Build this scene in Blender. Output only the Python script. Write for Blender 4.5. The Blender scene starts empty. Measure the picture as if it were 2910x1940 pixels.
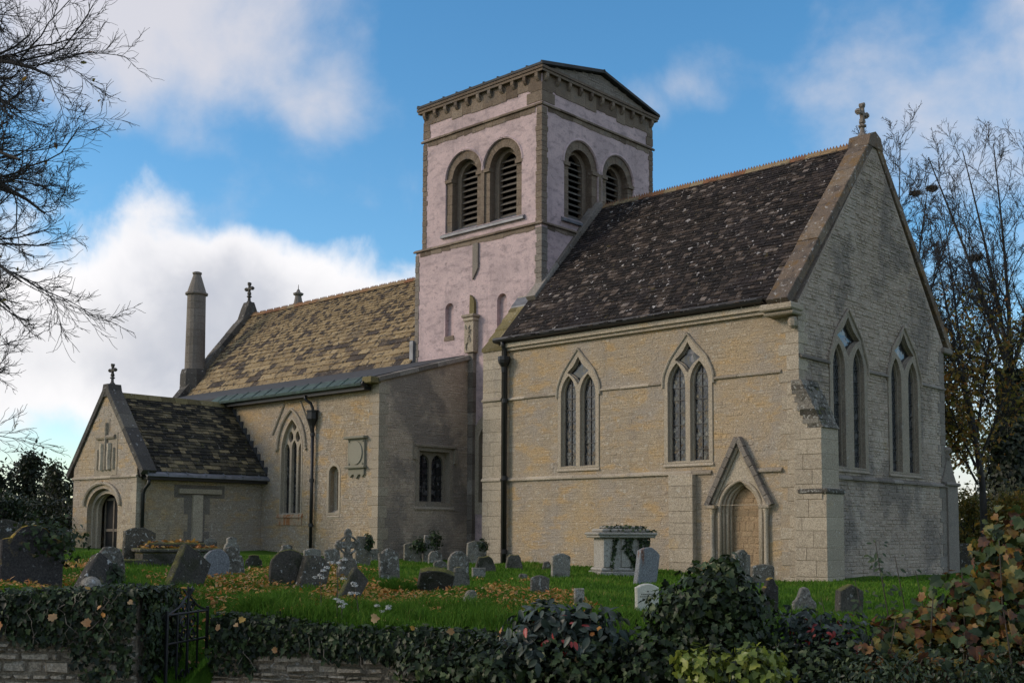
import bpy, math, random
import numpy as np
from mathutils import Vector, Matrix, noise as mnoise
from mathutils.geometry import tessellate_polygon

R = math.radians
SC = bpy.context.scene
COL = SC.collection
rng = random.Random(7)
nrng = np.random.default_rng(11)

# ------------------------------------------------------------------ camera
CAM = (12.3254, -22.5346, 1.0679)
YAW, PITCH, ROLL, FPX, PPY = 0.7508, 0.075, 0.0052, 3206.34, 1266.1
def cam_axes():
    f = Vector((-math.sin(YAW)*math.cos(PITCH), math.cos(YAW)*math.cos(PITCH), math.sin(PITCH)))
    r = Vector((math.cos(YAW), math.sin(YAW), 0)); u = r.cross(f)
    return math.cos(ROLL)*r+math.sin(ROLL)*u, -math.sin(ROLL)*r+math.cos(ROLL)*u, f
_r, _u, _f = cam_axes()
cam = bpy.data.cameras.new('camera'); camo = bpy.data.objects.new('camera', cam); COL.objects.link(camo)
m = Matrix((( _r.x, _u.x, -_f.x, CAM[0]), (_r.y, _u.y, -_f.y, CAM[1]), (_r.z, _u.z, -_f.z, CAM[2]), (0,0,0,1)))
camo.matrix_world = m
cam.sensor_width = 36.0; cam.lens = FPX*36/2910; cam.shift_y = (PPY-970)/2910
cam.clip_start = 0.1; cam.clip_end = 3000
SC.camera = camo

# ------------------------------------------------------------------ light
SUN_AZ, SUN_EL = R(222), R(24)            # compass bearing (north = +y) and height of the veiled sun
sun = bpy.data.lights.new('sun', 'SUN'); suno = bpy.data.objects.new('sun', sun); COL.objects.link(suno)
sun.energy = 1.25; sun.angle = R(16); sun.color = (1.0, 0.85, 0.68)
sd = Vector((math.sin(SUN_AZ)*math.cos(SUN_EL), math.cos(SUN_AZ)*math.cos(SUN_EL), math.sin(SUN_EL)))
suno.rotation_euler = sd.to_track_quat('Z', 'Y').to_euler()
suno.location = (0, 0, 40)
SC.view_settings.view_transform = 'Standard'; SC.view_settings.look = 'None'
SC.view_settings.exposure = 0.54; SC.view_settings.gamma = 1.0

# ------------------------------------------------------------------ world: clear sky + clouds
W = bpy.data.worlds.new('World'); SC.world = W; W.use_nodes = True
wn, wl = W.node_tree.nodes, W.node_tree.links
wn.clear()
def N(t, **k):
    n = wn.new(t)
    for a, b in k.items(): setattr(n, a, b)
    return n
def wmath(op, a, b=None, c=None):
    n = N('ShaderNodeMath', operation=op)
    for i, v in enumerate((a, b, c)):
        if v is None: continue
        if isinstance(v, (int, float)): n.inputs[i].default_value = v
        else: wl.new(v, n.inputs[i])
    return n.outputs[0]
def wdot(v, d):
    n = N('ShaderNodeVectorMath', operation='DOT_PRODUCT'); wl.new(v, n.inputs[0]); n.inputs[1].default_value = d
    return n.outputs['Value']
wo = N('ShaderNodeOutputWorld'); bg = N('ShaderNodeBackground'); wl.new(bg.outputs[0], wo.inputs[0])
sky = N('ShaderNodeTexSky'); sky.sky_type = 'NISHITA'; sky.sun_disc = False
sky.sun_elevation = SUN_EL; sky.sun_rotation = SUN_AZ; sky.altitude = 100; sky.air_density = 1.0; sky.dust_density = 0.4; sky.ozone_density = 2.5
bg.inputs['Strength'].default_value = 0.1
tc = N('ShaderNodeTexCoord'); D = tc.outputs['Generated']
sep = N('ShaderNodeSeparateXYZ'); wl.new(D, sep.inputs[0])
# flattened cloud-layer coordinates
zz = wmath('ADD', wmath('MAXIMUM', sep.outputs[2], 0.0), 0.18)
cb = N('ShaderNodeCombineXYZ')
wl.new(wmath('DIVIDE', sep.outputs[0], zz), cb.inputs[0]); wl.new(wmath('DIVIDE', sep.outputs[1], zz), cb.inputs[1])
def wnoise(vec, sc, det, rough, dist=0.0, w=None):
    n = N('ShaderNodeTexNoise'); n.inputs['Scale'].default_value = sc; n.inputs['Detail'].default_value = det
    n.inputs['Roughness'].default_value = rough; n.inputs['Distortion'].default_value = dist
    if w is not None: n.noise_dimensions = '4D'; n.inputs['W'].default_value = w
    wl.new(vec, n.inputs['Vector']); return n.outputs['Fac']
n_big = wnoise(cb.outputs[0], 0.8, 6, 0.55, 0.2, 3.1)
n_puff = wnoise(D, 11.0, 8, 0.56, 0.25)
n_soft = wnoise(D, 8.0, 7, 0.55, 0.15)
def blob(az, el, sx, sy, amp, tilt=0.0):
    """an elongated patch of the cloud field round one direction (degrees)"""
    a, e = R(az), R(el)
    c = (math.sin(a)*math.cos(e), math.cos(a)*math.cos(e), math.sin(e))
    h = (math.cos(a), -math.sin(a), 0.0)
    v = (-math.sin(a)*math.sin(e), -math.cos(a)*math.sin(e), math.cos(e))
    t = R(tilt)
    h2 = tuple(math.cos(t)*h[i]+math.sin(t)*v[i] for i in range(3)); v2 = tuple(-math.sin(t)*h[i]+math.cos(t)*v[i] for i in range(3))
    sub = N('ShaderNodeVectorMath', operation='SUBTRACT'); wl.new(D, sub.inputs[0]); sub.inputs[1].default_value = c
    x = wmath('DIVIDE', wdot(sub.outputs[0], h2), math.sin(R(sx))); y = wmath('DIVIDE', wdot(sub.outputs[0], v2), math.sin(R(sy)))
    r2 = wmath('ADD', wmath('MULTIPLY', x, x), wmath('MULTIPLY', y, y))
    fwd = wmath('GREATER_THAN', wdot(D, c), 0.0)
    g = wmath('MULTIPLY', wmath('POWER', 2.718, wmath('MULTIPLY', r2, -1.0)), fwd)
    return wmath('MULTIPLY', g, amp)
def total(lst):
    s = lst[0]
    for q in lst[1:]: s = wmath('ADD', s, q)
    return s
def ramp(fac, a, b):
    n = N('ShaderNodeMapRange', interpolation_type='SMOOTHSTEP'); wl.new(fac, n.inputs[0])
    n.inputs[1].default_value = a; n.inputs[2].default_value = b
    return n.outputs[0]
# thick white cumulus, low in the north-west, and its neighbours right round the horizon
cum = total([blob(-60.5, 9.8, 8.5, 6.0, .54), blob(-52, 8.8, 7.5, 4.6, .46), blob(-46.5, 9.2, 5, 3.6, .36), blob(-67, 6, 9, 6, .30), blob(-53.5, 15.6, 3.0, 0.9, -.22), blob(-65, 4.0, 3.5, 2.2, -.22), blob(-57.5, 6.2, 2.2, 1.4, -.16),
             blob(-105, 10, 16, 6, .42), blob(-150, 9, 14, 5, .4), blob(165, 10, 18, 6, .42), blob(110, 8, 14, 5, .4), blob(60, 9, 14, 5, .35)])
cumf = wmath('ADD', cum, wmath('MULTIPLY', wmath('SUBTRACT', n_puff, 0.5), 0.78))
cum_m = ramp(cumf, 0.19, 0.42)
# thin, soft, higher cloud
hi = total([blob(-62.5, 25.0, 6.5, 4.6, .36, -8), blob(-52, 20.6, 2.2, 2.8, .17), blob(-58.5, 18.3, 4.2, 1.0, .18, -14), blob(-54, 16.6, 5.0, 1.1, .14, 5),
            blob(-34, 21.6, 5.0, 1.7, .24, 6), blob(-23, 19.5, 4.0, 4.0, .16), blob(-27, 26, 9, 2.5, .12), blob(-41, 24, 9, 9, -.30), blob(-31, 15, 9, 6, -.22), blob(-60, 18.0, 8, 2.2, -.26), blob(-30, 26.5, 9, 2.5, -.14)])
hif = total([hi, 0.30, blob(-42, 16, 30, 17, -.20), wmath('MULTIPLY', wmath('SUBTRACT', n_soft, 0.5), 0.95), wmath('MULTIPLY', wmath('SUBTRACT', n_big, 0.5), 0.5)])  # added cloud cover out of view lifts the fill; negative blob thins it ahead
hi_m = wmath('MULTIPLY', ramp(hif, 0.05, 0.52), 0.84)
def mixc(f, a, b):
    n = N('ShaderNodeMix', data_type='RGBA'); wl.new(f, n.inputs[0])
    for i, v in ((6, a), (7, b)):
        if isinstance(v, tuple): n.inputs[i].default_value = v+(1,)
        else: wl.new(v, n.inputs[i])
    return n.outputs[2]
hsv = N('ShaderNodeHueSaturation'); wl.new(sky.outputs[0], hsv.inputs['Color'])
hsv.inputs['Saturation'].default_value = 1.25; hsv.inputs['Value'].default_value = 1.32; hsv.inputs['Hue'].default_value = 0.493
base = hsv.outputs[0]
shade = ramp(wnoise(D, 7.0, 5, 0.5, 0.2, 1.7), 0.38, 0.66)
cumcol = mixc(shade, (3.7, 3.85, 4.35), (6.1, 6.0, 6.1))
# denser core of the cumulus shows brighter at its rim
rim = ramp(cumf, 0.75, 0.36)
cumcol = mixc(wmath('MULTIPLY', rim, 0.75), cumcol, (7.5, 7.3, 7.3))
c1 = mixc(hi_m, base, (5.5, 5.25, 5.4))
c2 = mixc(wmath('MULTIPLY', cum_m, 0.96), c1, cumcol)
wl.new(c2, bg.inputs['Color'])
SC.render.engine = 'CYCLES'

# ------------------------------------------------------------------ helpers
FW = (-math.sin(YAW), math.cos(YAW)); RT = (math.cos(YAW), math.sin(YAW))
def cw(s, d):
    """ground position s metres to the right of and d metres ahead of the spot the photographer stood on"""
    return (CAM[0]+FW[0]*d+RT[0]*s, CAM[1]+FW[1]*d+RT[1]*s)
CPA = np.array([(0.0,0.0,0.0),(-4.5,0.0,0.13),(-9.0,0.0,0.2),(-11.6,-2.3,0.22),(-14.4,-2.3,0.36),(-17.1,-2.3,0.44),(-20.0,-6.5,0.5),(-30.0,-6.0,0.6),(-30.0,5.0,0.6),(0.7,8.0,-0.05),(10.0,8.0,-0.1),(-14.0,-9.0,0.42),(-0.25,-17.85,0.42),(1.08,-16.34,0.33),(2.17,-15.32,0.18),(3.41,-14.44,0.05),(4.87,-13.08,-0.05),(6.67,-12.08,-0.1),(8.14,-10.72,-0.1),(-4.39,-14.88,0.45),(-2.2,-12.83,0.3),(0.0,-10.79,0.12),(2.19,-8.74,0.0),(4.38,-6.69,-0.06),(-9.21,-11.18,0.5),(-6.66,-8.79,0.34),(-2.68,-6.45,0.1),(0.92,-4.45,0.0)])
def ground_z(x, y):
    x = np.asarray(x, float); y = np.asarray(y, float)
    r2 = (CPA[:,0]-x[..., None])**2+(CPA[:,1]-y[..., None])**2+.3
    w = r2**-1.6
    return (w*CPA[:,2]).sum(-1)/w.sum(-1)
def gz(x, y): return float(ground_z(x, y))

def tag(o, label=None, cat=None, group=None, kind=None):
    if label: o['label'] = label
    if cat: o['category'] = cat
    if group: o['group'] = group
    if kind: o['kind'] = kind
    return o
def empty(name, loc=(0,0,0), label=None, cat=None, group=None, parent=None):
    o = bpy.data.objects.new(name, None); COL.objects.link(o); o.location = loc
    if parent: o.parent = parent
    return tag(o, label, cat, group)
PARENT_LOC = {}
class MB:
    def __init__(s): s.v = []; s.f = []; s.t = []
    def add(s, vs, fs, tint=0.5):
        b = len(s.v); s.v.extend(vs); s.f.extend([tuple(b+i for i in f) for f in fs])
        s.t.extend([tint]*len(fs))
    def box(s, x0, x1, y0, y1, z0, z1, tint=0.5, bev=0.0):
        if bev <= 0:
            s.add([(x0,y0,z0),(x1,y0,z0),(x1,y1,z0),(x0,y1,z0),(x0,y0,z1),(x1,y0,z1),(x1,y1,z1),(x0,y1,z1)],
                  [(0,3,2,1),(4,5,6,7),(0,1,5,4),(1,2,6,5),(2,3,7,6),(3,0,4,7)], tint); return
        b = min(bev, (x1-x0)*.4, (y1-y0)*.4, (z1-z0)*.4); vs = []
        for z, i in ((z0, b), (z0+b, 0), (z1-b, 0), (z1, b)):
            vs += [(x0+i+ (b if not i else 0)*0, y0+i, z), (x1-i, y0+i, z), (x1-i, y1-i, z), (x0+i, y1-i, z)]
        fs = [(0,3,2,1), (12,13,14,15)]
        for k in range(3):
            for j in range(4): fs.append((k*4+j, k*4+(j+1)%4, k*4+4+(j+1)%4, k*4+4+j))
        s.add(vs, fs, tint)
    def prism(s, loops, P, n0, n1, tint=0.5, back=True):
        """polygon with holes in (u, v), given thickness from n0 to n1 along the outward normal of P(u, v, n)"""
        flat = [p for l in loops for p in l]
        tri = tessellate_polygon([[Vector((p[0], p[1], 0)) for p in l] for l in loops])
        k = len(flat)
        vs = [P(u, v, n1) for u, v in flat]+[P(u, v, n0) for u, v in flat]
        fs = [tuple(t) for t in tri]
        if back: fs += [tuple(i+k for i in t[::-1]) for t in tri]
        o = 0
        for l in loops:
            n = len(l)
            for i in range(n):
                a, b = o+i, o+(i+1) % n; fs.append((a, b, b+k, a+k))
            o += n
        s.add(vs, fs, tint)
    def slab(s, loop, P, n0, n1, tint=0.5, bev=0.02):
        """solid of outline loop with a chamfered front rim (fan-filled; the outline is convex or nearly so)"""
        cx = sum(p[0] for p in loop)/len(loop); cy = sum(p[1] for p in loop)/len(loop)
        inn = []
        n = len(loop)
        for i, (u, v) in enumerate(loop):
            a = loop[i-1]; b = loop[(i+1) % n]
            tx, ty = b[0]-a[0], b[1]-a[1]; L = math.hypot(tx, ty) or 1
            nx, ny = ty/L, -tx/L
            if nx*(u-cx)+ny*(v-cy) < 0: nx, ny = -nx, -ny
            inn.append((u-nx*bev, v-ny*bev))
        k = n
        vs = [P(u, v, n1) for u, v in inn]+[P(u, v, n1-bev) for u, v in loop]+[P(u, v, n0+bev) for u, v in loop]+[P(u, v, n0) for u, v in inn]
        tri = tessellate_polygon([[Vector((p[0], p[1], 0)) for p in inn]])
        fs = [tuple(t) for t in tri]+[tuple(3*k+i for i in t[::-1]) for t in tri]
        for j in range(3):
            for i in range(n): fs.append((j*k+i, j*k+(i+1) % n, (j+1)*k+(i+1) % n, (j+1)*k+i))
        s.add(vs, fs, tint)
    def tube(s, pts, rad, sides=6, tint=0.5, cap=True, closed=False):
        pts = [Vector(p) for p in pts]; n = len(pts)
        if not hasattr(rad, '__len__'): rad = [rad]*n
        vs = []; ref = None
        for i, p in enumerate(pts):
            if closed: d = pts[(i+1) % n]-pts[i-1]
            else: d = pts[min(i+1, n-1)]-pts[max(i-1, 0)]
            if d.length < 1e-9: d = Vector((0,0,1))
            d.normalize()
            if ref is None: ref = Vector((0,0,1)) if abs(d.z) < .9 else Vector((1,0,0))
            a = d.cross(ref)
            if a.length < 1e-6: a = d.orthogonal()
            a.normalize(); b = d.cross(a); ref = b.cross(d) if False else ref
            for k in range(sides):
                q = 2*math.pi*k/sides
                vs.append(tuple(p+a*(math.cos(q)*rad[i])+b*(math.sin(q)*rad[i])))
        fs = []
        for i in range(n if closed else n-1):
            j = (i+1) % n
            for k in range(sides): fs.append((i*sides+k, i*sides+(k+1) % sides, j*sides+(k+1) % sides, j*sides+k))
        if cap and not closed: fs += [tuple(range(sides))[::-1], tuple((n-1)*sides+k for k in range(sides))]
        s.add(vs, fs, tint)
    def lathe(s, prof, cx, cy, sides=12, tint=0.5, rot=0.0):
        vs = []; n = len(prof)
        for r, z in prof:
            for k in range(sides):
                q = 2*math.pi*k/sides+rot; vs.append((cx+r*math.cos(q), cy+r*math.sin(q), z))
        fs = []
        for i in range(n-1):
            for k in range(sides): fs.append((i*sides+k, i*sides+(k+1) % sides, (i+1)*sides+(k+1) % sides, (i+1)*sides+k))
        fs += [tuple(range(sides))[::-1], tuple((n-1)*sides+k for k in range(sides))]
        s.add(vs, fs, tint)
    def xform(s, M):
        s.v = [tuple(M @ Vector(p)) for p in s.v]; return s
    def build(s, name, mat, parent=None, smooth=False, **k):
        me = bpy.data.meshes.new(name); me.from_pydata(s.v, [], s.f)
        at = me.attributes.new('tint', 'FLOAT', 'FACE'); at.data.foreach_set('value', np.array(s.t, dtype=np.float32))
        if smooth: me.polygons.foreach_set('use_smooth', [True]*len(me.polygons))
        me.materials.append(mat)
        o = bpy.data.objects.new(name, me); COL.objects.link(o)
        if parent: o.parent = parent; o.matrix_parent_inverse = Matrix.Identity(4); _rebase(o, parent)
        return tag(o, **k)
def _rebase(o, parent):
    """vertices are given in world space: move them into the space of the parent's origin"""
    L = Vector((0,0,0)); q = parent
    while q: L += q.location; q = q.parent
    if L.length > 1e-9: o.data.transform(Matrix.Translation(-L))

def np_mesh(name, V, F, tint, mat, parent=None, **k):
    """triangles from numpy arrays: V (n,3), F (m,3), tint (m)"""
    me = bpy.data.meshes.new(name); nv, nf = len(V), len(F)
    me.vertices.add(nv); me.vertices.foreach_set('co', np.ascontiguousarray(V, dtype=np.float32).ravel())
    me.loops.add(nf*3); me.loops.foreach_set('vertex_index', np.ascontiguousarray(F, dtype=np.int32).ravel())
    me.polygons.add(nf); me.polygons.foreach_set('loop_start', np.arange(0, nf*3, 3, dtype=np.int32))
    me.update(calc_edges=True)
    at = me.attributes.new('tint', 'FLOAT', 'FACE'); at.data.foreach_set('value', np.asarray(tint, dtype=np.float32))
    me.materials.append(mat)
    o = bpy.data.objects.new(name, me); COL.objects.link(o)
    if parent: o.parent = parent; _rebase(o, parent)
    return tag(o, **k)
def basis(nrm, tip):
    """rotation matrices whose columns are side, tip, normal"""
    n = nrm/np.maximum(np.linalg.norm(nrm, axis=1, keepdims=True), 1e-9)
    t = tip-(tip*n).sum(1, keepdims=True)*n
    t /= np.maximum(np.linalg.norm(t, axis=1, keepdims=True), 1e-9)
    return np.stack([np.cross(t, n), t, n], axis=2)
def scatter(name, tv, tf, pos, rot, scale, tint, mat, parent=None, **k):
    tv = np.asarray(tv, float); tf = np.asarray(tf); n = len(pos); kk = len(tv)
    V = np.einsum('nij,kj->nki', rot, tv)*np.asarray(scale)[:, None, None]+pos[:, None, :]
    F = (tf[None]+(np.arange(n)*kk)[:, None, None]).reshape(-1, 3)
    return np_mesh(name, V.reshape(-1, 3), F, np.repeat(tint, len(tf)), mat, parent, **k)
def leaf_template(kind):
    if kind == 'ivy':
        o = [(0,0),(.28,-.12),(.5,.12),(.28,.30),(.34,.55),(0,1.0),(-.34,.55),(-.28,.30),(-.5,.12),(-.28,-.12)]
    elif kind == 'maple':
        o = [(0,0),(.20,-.12),(.44,-.08),(.44,.12),(.66,.30),(.52,.44),(.50,.66),(.30,.66),(.18,.84),(0,1.0),(-.18,.84),(-.30,.66),(-.50,.66),(-.52,.44),(-.66,.30),(-.44,.12),(-.44,-.08),(-.20,-.12)]
    elif kind == 'oval':
        o = [(0,0),(.2,.2),(.24,.5),(.12,.85),(0,1.0),(-.12,.85),(-.24,.5),(-.2,.2)]
    else:
        o = [(0,0),(.3,.35),(0,1.0),(-.3,.35)]
    v = [(x, y, .25*abs(x)-.18*y*y) for x, y in o]
    c = len(v); v.append((0, .38 if kind != 'quad' else .4, -.02))
    f = [(c, i, (i+1) % c) for i in range(c)]
    if kind == 'quad': v = v[:4]; f = [(0,1,2),(0,2,3)]
    return v, f

# ------------------------------------------------------------------ materials
def nodemat(name):
    m = bpy.data.materials.new(name); m.use_nodes = True
    nt = m.node_tree; b = nt.nodes['Principled BSDF']
    return m, nt, b
class NT:
    def __init__(s, nt): s.nt = nt
    def n(s, t, ins=None, **k):
        x = s.nt.nodes.new(t)
        for a, b in k.items(): setattr(x, a, b)
        for i, v in (ins or {}).items():
            if hasattr(v, 'links') or isinstance(v, bpy.types.NodeSocket): s.nt.links.new(v, x.inputs[i])
            else: x.inputs[i].default_value = v
        return x
    def link(s, a, b): s.nt.links.new(a, b)
    def noise(s, vec, scale, det=5, rough=.55, dist=0.0):
        return s.n('ShaderNodeTexNoise', {'Vector': vec, 'Scale': scale, 'Detail': det, 'Roughness': rough, 'Distortion': dist}).outputs['Fac']
    def sstep(s, f, a, b):
        return s.n('ShaderNodeMapRange', {0: f, 1: a, 2: b}, interpolation_type='SMOOTHSTEP').outputs[0]
    def mix(s, f, a, b):
        x = s.n('ShaderNodeMix', data_type='RGBA')
        for i, v in ((0, f), (6, a), (7, b)):
            if isinstance(v, tuple): x.inputs[i].default_value = v+(1,) if len(v) == 3 else v
            elif isinstance(v, (int, float)): x.inputs[i].default_value = v
            else: s.nt.links.new(v, x.inputs[i])
        return x.outputs[2]
    def math(s, op, a, b=0.0):
        x = s.n('ShaderNodeMath', operation=op)
        for i, v in ((0, a), (1, b)):
            if isinstance(v, (int, float)): x.inputs[i].default_value = v
            else: s.nt.links.new(v, x.inputs[i])
        return x.outputs[0]
    def ramp(s, f, cols):
        x = s.n('ShaderNodeValToRGB', {0: f}); e = x.color_ramp.elements
        while len(e) < len(cols): e.new(0.5)
        for i, (p, c) in enumerate(cols): e[i].position = p; e[i].color = c+(1,)
        return x.outputs[0]
def stone_mat(name, cols, jit=.35, nsc=3.0, patches=(), spots=(), bump=.35, bsc=18.0, rough=.92, moss=None, stretch=None, fine=.25):
    """masonry: colour from the piece's own tint plus noise, then stains with their own outlines, then lichen spots"""
    m, nt, b = nodemat(name); q = NT(nt)
    geo = q.n('ShaderNodeNewGeometry'); P = geo.outputs['Position']
    tint = q.n('ShaderNodeAttribute', attribute_name='tint').outputs['Fac']
    f = q.math('ADD', tint, q.math('MULTIPLY', q.math('SUBTRACT', q.noise(P, nsc, 4, .6), .5), jit*2))
    col = q.ramp(f, cols)
    for c, sc, lo, hi, amt, st in patches:
        vec = P
        if st: vec = q.n('ShaderNodeVectorMath', {0: P, 1: st}, operation='MULTIPLY').outputs[0]
        k = q.math('MULTIPLY', q.sstep(q.noise(vec, sc, 5, .62, .3), lo, hi), amt)
        col = q.mix(k, col, c)
    for c, sc, lo, hi, amt in spots:
        k = q.math('MULTIPLY', q.sstep(q.noise(P, sc, 3, .5), lo, hi), amt)
        col = q.mix(k, col, c)
    if moss:
        c, lo, hi, amt = moss
        nz = q.n('ShaderNodeSeparateXYZ', {0: geo.outputs['Normal']}).outputs[2]
        k = q.math('MULTIPLY', q.sstep(q.math('ADD', nz, q.math('MULTIPLY', q.math('SUBTRACT', q.noise(P, 7, 5), .5), 1.4)), lo, hi), amt)
        col = q.mix(k, col, c)
    if fine:
        g = q.sstep(q.noise(P, 45, 3, .6), .30, .70)
        x = q.n('ShaderNodeMix', data_type='RGBA', blend_type='MULTIPLY'); x.inputs[0].default_value = 1.0
        q.link(col, x.inputs[6]); q.link(q.mix(g, (1-fine*1.5,)*3, (1+fine*1.3,)*3), x.inputs[7]); col = x.outputs[2]
    q.link(col, b.inputs['Base Color'])
    b.inputs['Roughness'].default_value = rough; b.inputs['Specular IOR Level'].default_value = .25
    h = q.math('ADD', q.noise(P, bsc, 4, .65), q.math('MULTIPLY', q.noise(P, bsc*4, 3, .6), .5))
    bp = q.n('ShaderNodeBump', {'Height': h, 'Strength': bump, 'Distance': .03})
    q.link(bp.outputs[0], b.inputs['Normal'])
    return m
def leaf_mat(name, cols, rough=.5, trans=.25, jit=.15, spec=.4):
    m, nt, b = nodemat(name); q = NT(nt)
    P = q.n('ShaderNodeNewGeometry').outputs['Position']
    tint = q.n('ShaderNodeAttribute', attribute_name='tint').outputs['Fac']
    f = q.math('ADD', tint, q.math('MULTIPLY', q.math('SUBTRACT', q.noise(P, 14, 3), .5), jit*2))
    col = q.ramp(f, cols)
    q.link(col, b.inputs['Base Color']); b.inputs['Roughness'].default_value = rough; b.inputs['Specular IOR Level'].default_value = spec
    if trans:
        tr = q.n('ShaderNodeBsdfTranslucent'); q.link(col, tr.inputs['Color'])
        mx = q.n('ShaderNodeMixShader'); mx.inputs[0].default_value = trans
        q.link(b.outputs[0], mx.inputs[1]); q.link(tr.outputs[0], mx.inputs[2])
        q.link(mx.outputs[0], nt.nodes['Material Output'].inputs[0])
    return m
def plain_mat(name, col, rough=.6, metal=0.0, var=.25, sc=6.0, bump=.1, col2=None):
    m, nt, b = nodemat(name); q = NT(nt)
    P = q.n('ShaderNodeNewGeometry').outputs['Position']
    c2 = col2 or tuple(x*(1-var) for x in col)
    q.link(q.mix(q.sstep(q.noise(P, sc, 6, .6), .35, .65), col, c2), b.inputs['Base Color'])
    b.inputs['Roughness'].default_value = rough; b.inputs['Metallic'].default_value = metal
    bp = q.n('ShaderNodeBump', {'Height': q.noise(P, sc*6, 4), 'Strength': bump, 'Distance': .01}); q.link(bp.outputs[0], b.inputs['Normal'])
    return m
# sandy oolite: tan to grey, ochre where the face has spalled, grey lichen bloom
M_WALL = stone_mat('rubble_limestone', [(0,(.28,.22,.155)),(.4,(.38,.305,.215)),(.7,(.45,.37,.27)),(1,(.51,.43,.335))], .22, 1.1,
    patches=[((.36,.31,.255),.5,.42,.58,.75,None), ((.27,.23,.185),1.6,.55,.70,.45,(1,1,.22)), ((.50,.325,.14),1.1,.50,.66,.65,(1,1,2.6)), ((.48,.34,.18),.45,.46,.66,.55,None), ((.20,.17,.135),1.7,.62,.75,.5,(1,1,.5))],
    spots=[((.60,.56,.48),9,.60,.70,.5), ((.12,.10,.08),13,.64,.73,.5)], bump=.9, bsc=11)
M_GABLE = stone_mat('weathered_gable_rubble', [(0,(.25,.20,.155)),(.5,(.42,.34,.268)),(.8,(.50,.41,.33)),(1,(.57,.475,.39))], .28, 1.4,
    patches=[((.48,.41,.34),.6,.5,.66,.6,None), ((.18,.155,.135),.7,.47,.64,.72,None), ((.36,.27,.15),1.5,.66,.76,.45,(1,1,.6))],
    spots=[((.50,.47,.42),11,.62,.71,.5)], bump=.9, bsc=11)
M_DARKWALL = stone_mat('stained_limewash_rubble', [(0,(.32,.25,.185)),(.5,(.47,.375,.285)),(1,(.59,.485,.375))], .3, 1.3,
    patches=[((.21,.18,.155),.75,.45,.60,.75,None), ((.36,.26,.14),1.4,.62,.74,.6,(1,1,.7)), ((.44,.39,.33),2.2,.66,.74,.6,(1,1,2.4))],
    spots=[((.50,.46,.40),10,.64,.72,.55)], bump=.5, bsc=14)
M_ASHLAR = stone_mat('dressed_stone', [(0,(.24,.20,.15)),(.5,(.38,.32,.24)),(1,(.50,.43,.33))], .22, 2.0,
    patches=[((.50,.34,.15),1.6,.60,.74,.5,None), ((.25,.225,.195),1.2,.55,.72,.55,(1,1,.5))], spots=[((.58,.55,.48),14,.63,.72,.45)], bump=.3, bsc=22)
M_TOWERSTONE = stone_mat('brown_tower_stone', [(0,(.12,.088,.064)),(.5,(.19,.145,.106)),(1,(.26,.205,.155))], .35, 3.2,
    patches=[((.13,.12,.11),1.5,.55,.70,.6,None)], spots=[((.45,.41,.35),16,.65,.73,.5)], bump=.35, bsc=20)
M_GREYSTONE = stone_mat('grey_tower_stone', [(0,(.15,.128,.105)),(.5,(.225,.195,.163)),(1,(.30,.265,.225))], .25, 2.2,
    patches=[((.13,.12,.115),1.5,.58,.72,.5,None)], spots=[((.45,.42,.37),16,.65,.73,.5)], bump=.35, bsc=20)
M_PINK = stone_mat('pink_limewash', [(0,(.46,.345,.335)),(.5,(.56,.425,.415)),(1,(.64,.50,.49))], .3, 1.2,
    patches=[((.62,.48,.465),2.6,.58,.7,.5,None), ((.37,.29,.29),.9,.42,.64,.60,None), ((.23,.185,.19),2.6,.47,.72,.62,(1,1,2.4)), ((.17,.14,.145),9,.57,.68,.5,(1,1,1.4)), ((.25,.20,.205),2.6,.55,.70,.45,(1,1,.14))],
    spots=[((.20,.165,.17),19,.66,.74,.55)], bump=.16, bsc=9, rough=.95, fine=.10)
M_TILE_C = stone_mat('dark_roof_slate', [(0,(.010,.008,.007)),(.45,(.026,.020,.017)),(.80,(.050,.037,.029)),(.95,(.10,.074,.058)),(1,(.20,.165,.14))], .20, 3.5,
    patches=[((.028,.022,.022),.7,.5,.66,.7,None)], spots=[((.52,.48,.45),6.0,.675,.70,.85), ((.38,.35,.32),13,.66,.71,.65), ((.14,.11,.04),5,.66,.74,.5)], bump=.4, bsc=14)
M_TILE_N = stone_mat('ochre_stone_slate', [(0,(.045,.036,.030)),(.30,(.10,.075,.055)),(.50,(.23,.165,.088)),(.75,(.32,.235,.125)),(1,(.41,.31,.18))], .28, 4.5,
    patches=[((.045,.04,.042),1.3,.60,.68,.9,(.6,1,1)), ((.045,.04,.042),.6,.60,.72,.5,None)], spots=[((.50,.46,.40),12,.68,.74,.6), ((.035,.032,.032),6.5,.55,.62,.8), ((.42,.36,.28),14,.62,.70,.5)], bump=.45, bsc=14)
M_TILE_P = stone_mat('mossy_stone_slate', [(0,(.018,.017,.014)),(.42,(.045,.041,.030)),(.70,(.12,.10,.06)),(1,(.28,.22,.12))], .28, 4,
    patches=[((.022,.021,.018),1.0,.45,.60,.7,None)], spots=[((.34,.31,.25),10,.65,.72,.6), ((.14,.13,.04),6,.62,.70,.5)], bump=.4, bsc=14)
M_RIDGE_O = stone_mat('lichened_ridge_tile', [(0,(.22,.10,.05)),(.5,(.26,.155,.075)),(1,(.27,.21,.12))], .4, 2.5,
    patches=[((.12,.085,.06),2.4,.55,.7,.7,None)], bump=.3)
M_COPING = stone_mat('orange_lichened_coping', [(0,(.12,.095,.075)),(.5,(.17,.125,.09)),(1,(.22,.17,.12))], .3, 2.5,
    patches=[((.19,.105,.03),2.6,.50,.64,.65,None), ((.06,.048,.04),3.3,.50,.66,.65,None)], spots=[((.40,.38,.35),11,.62,.68,.75)], bump=.5)
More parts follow.
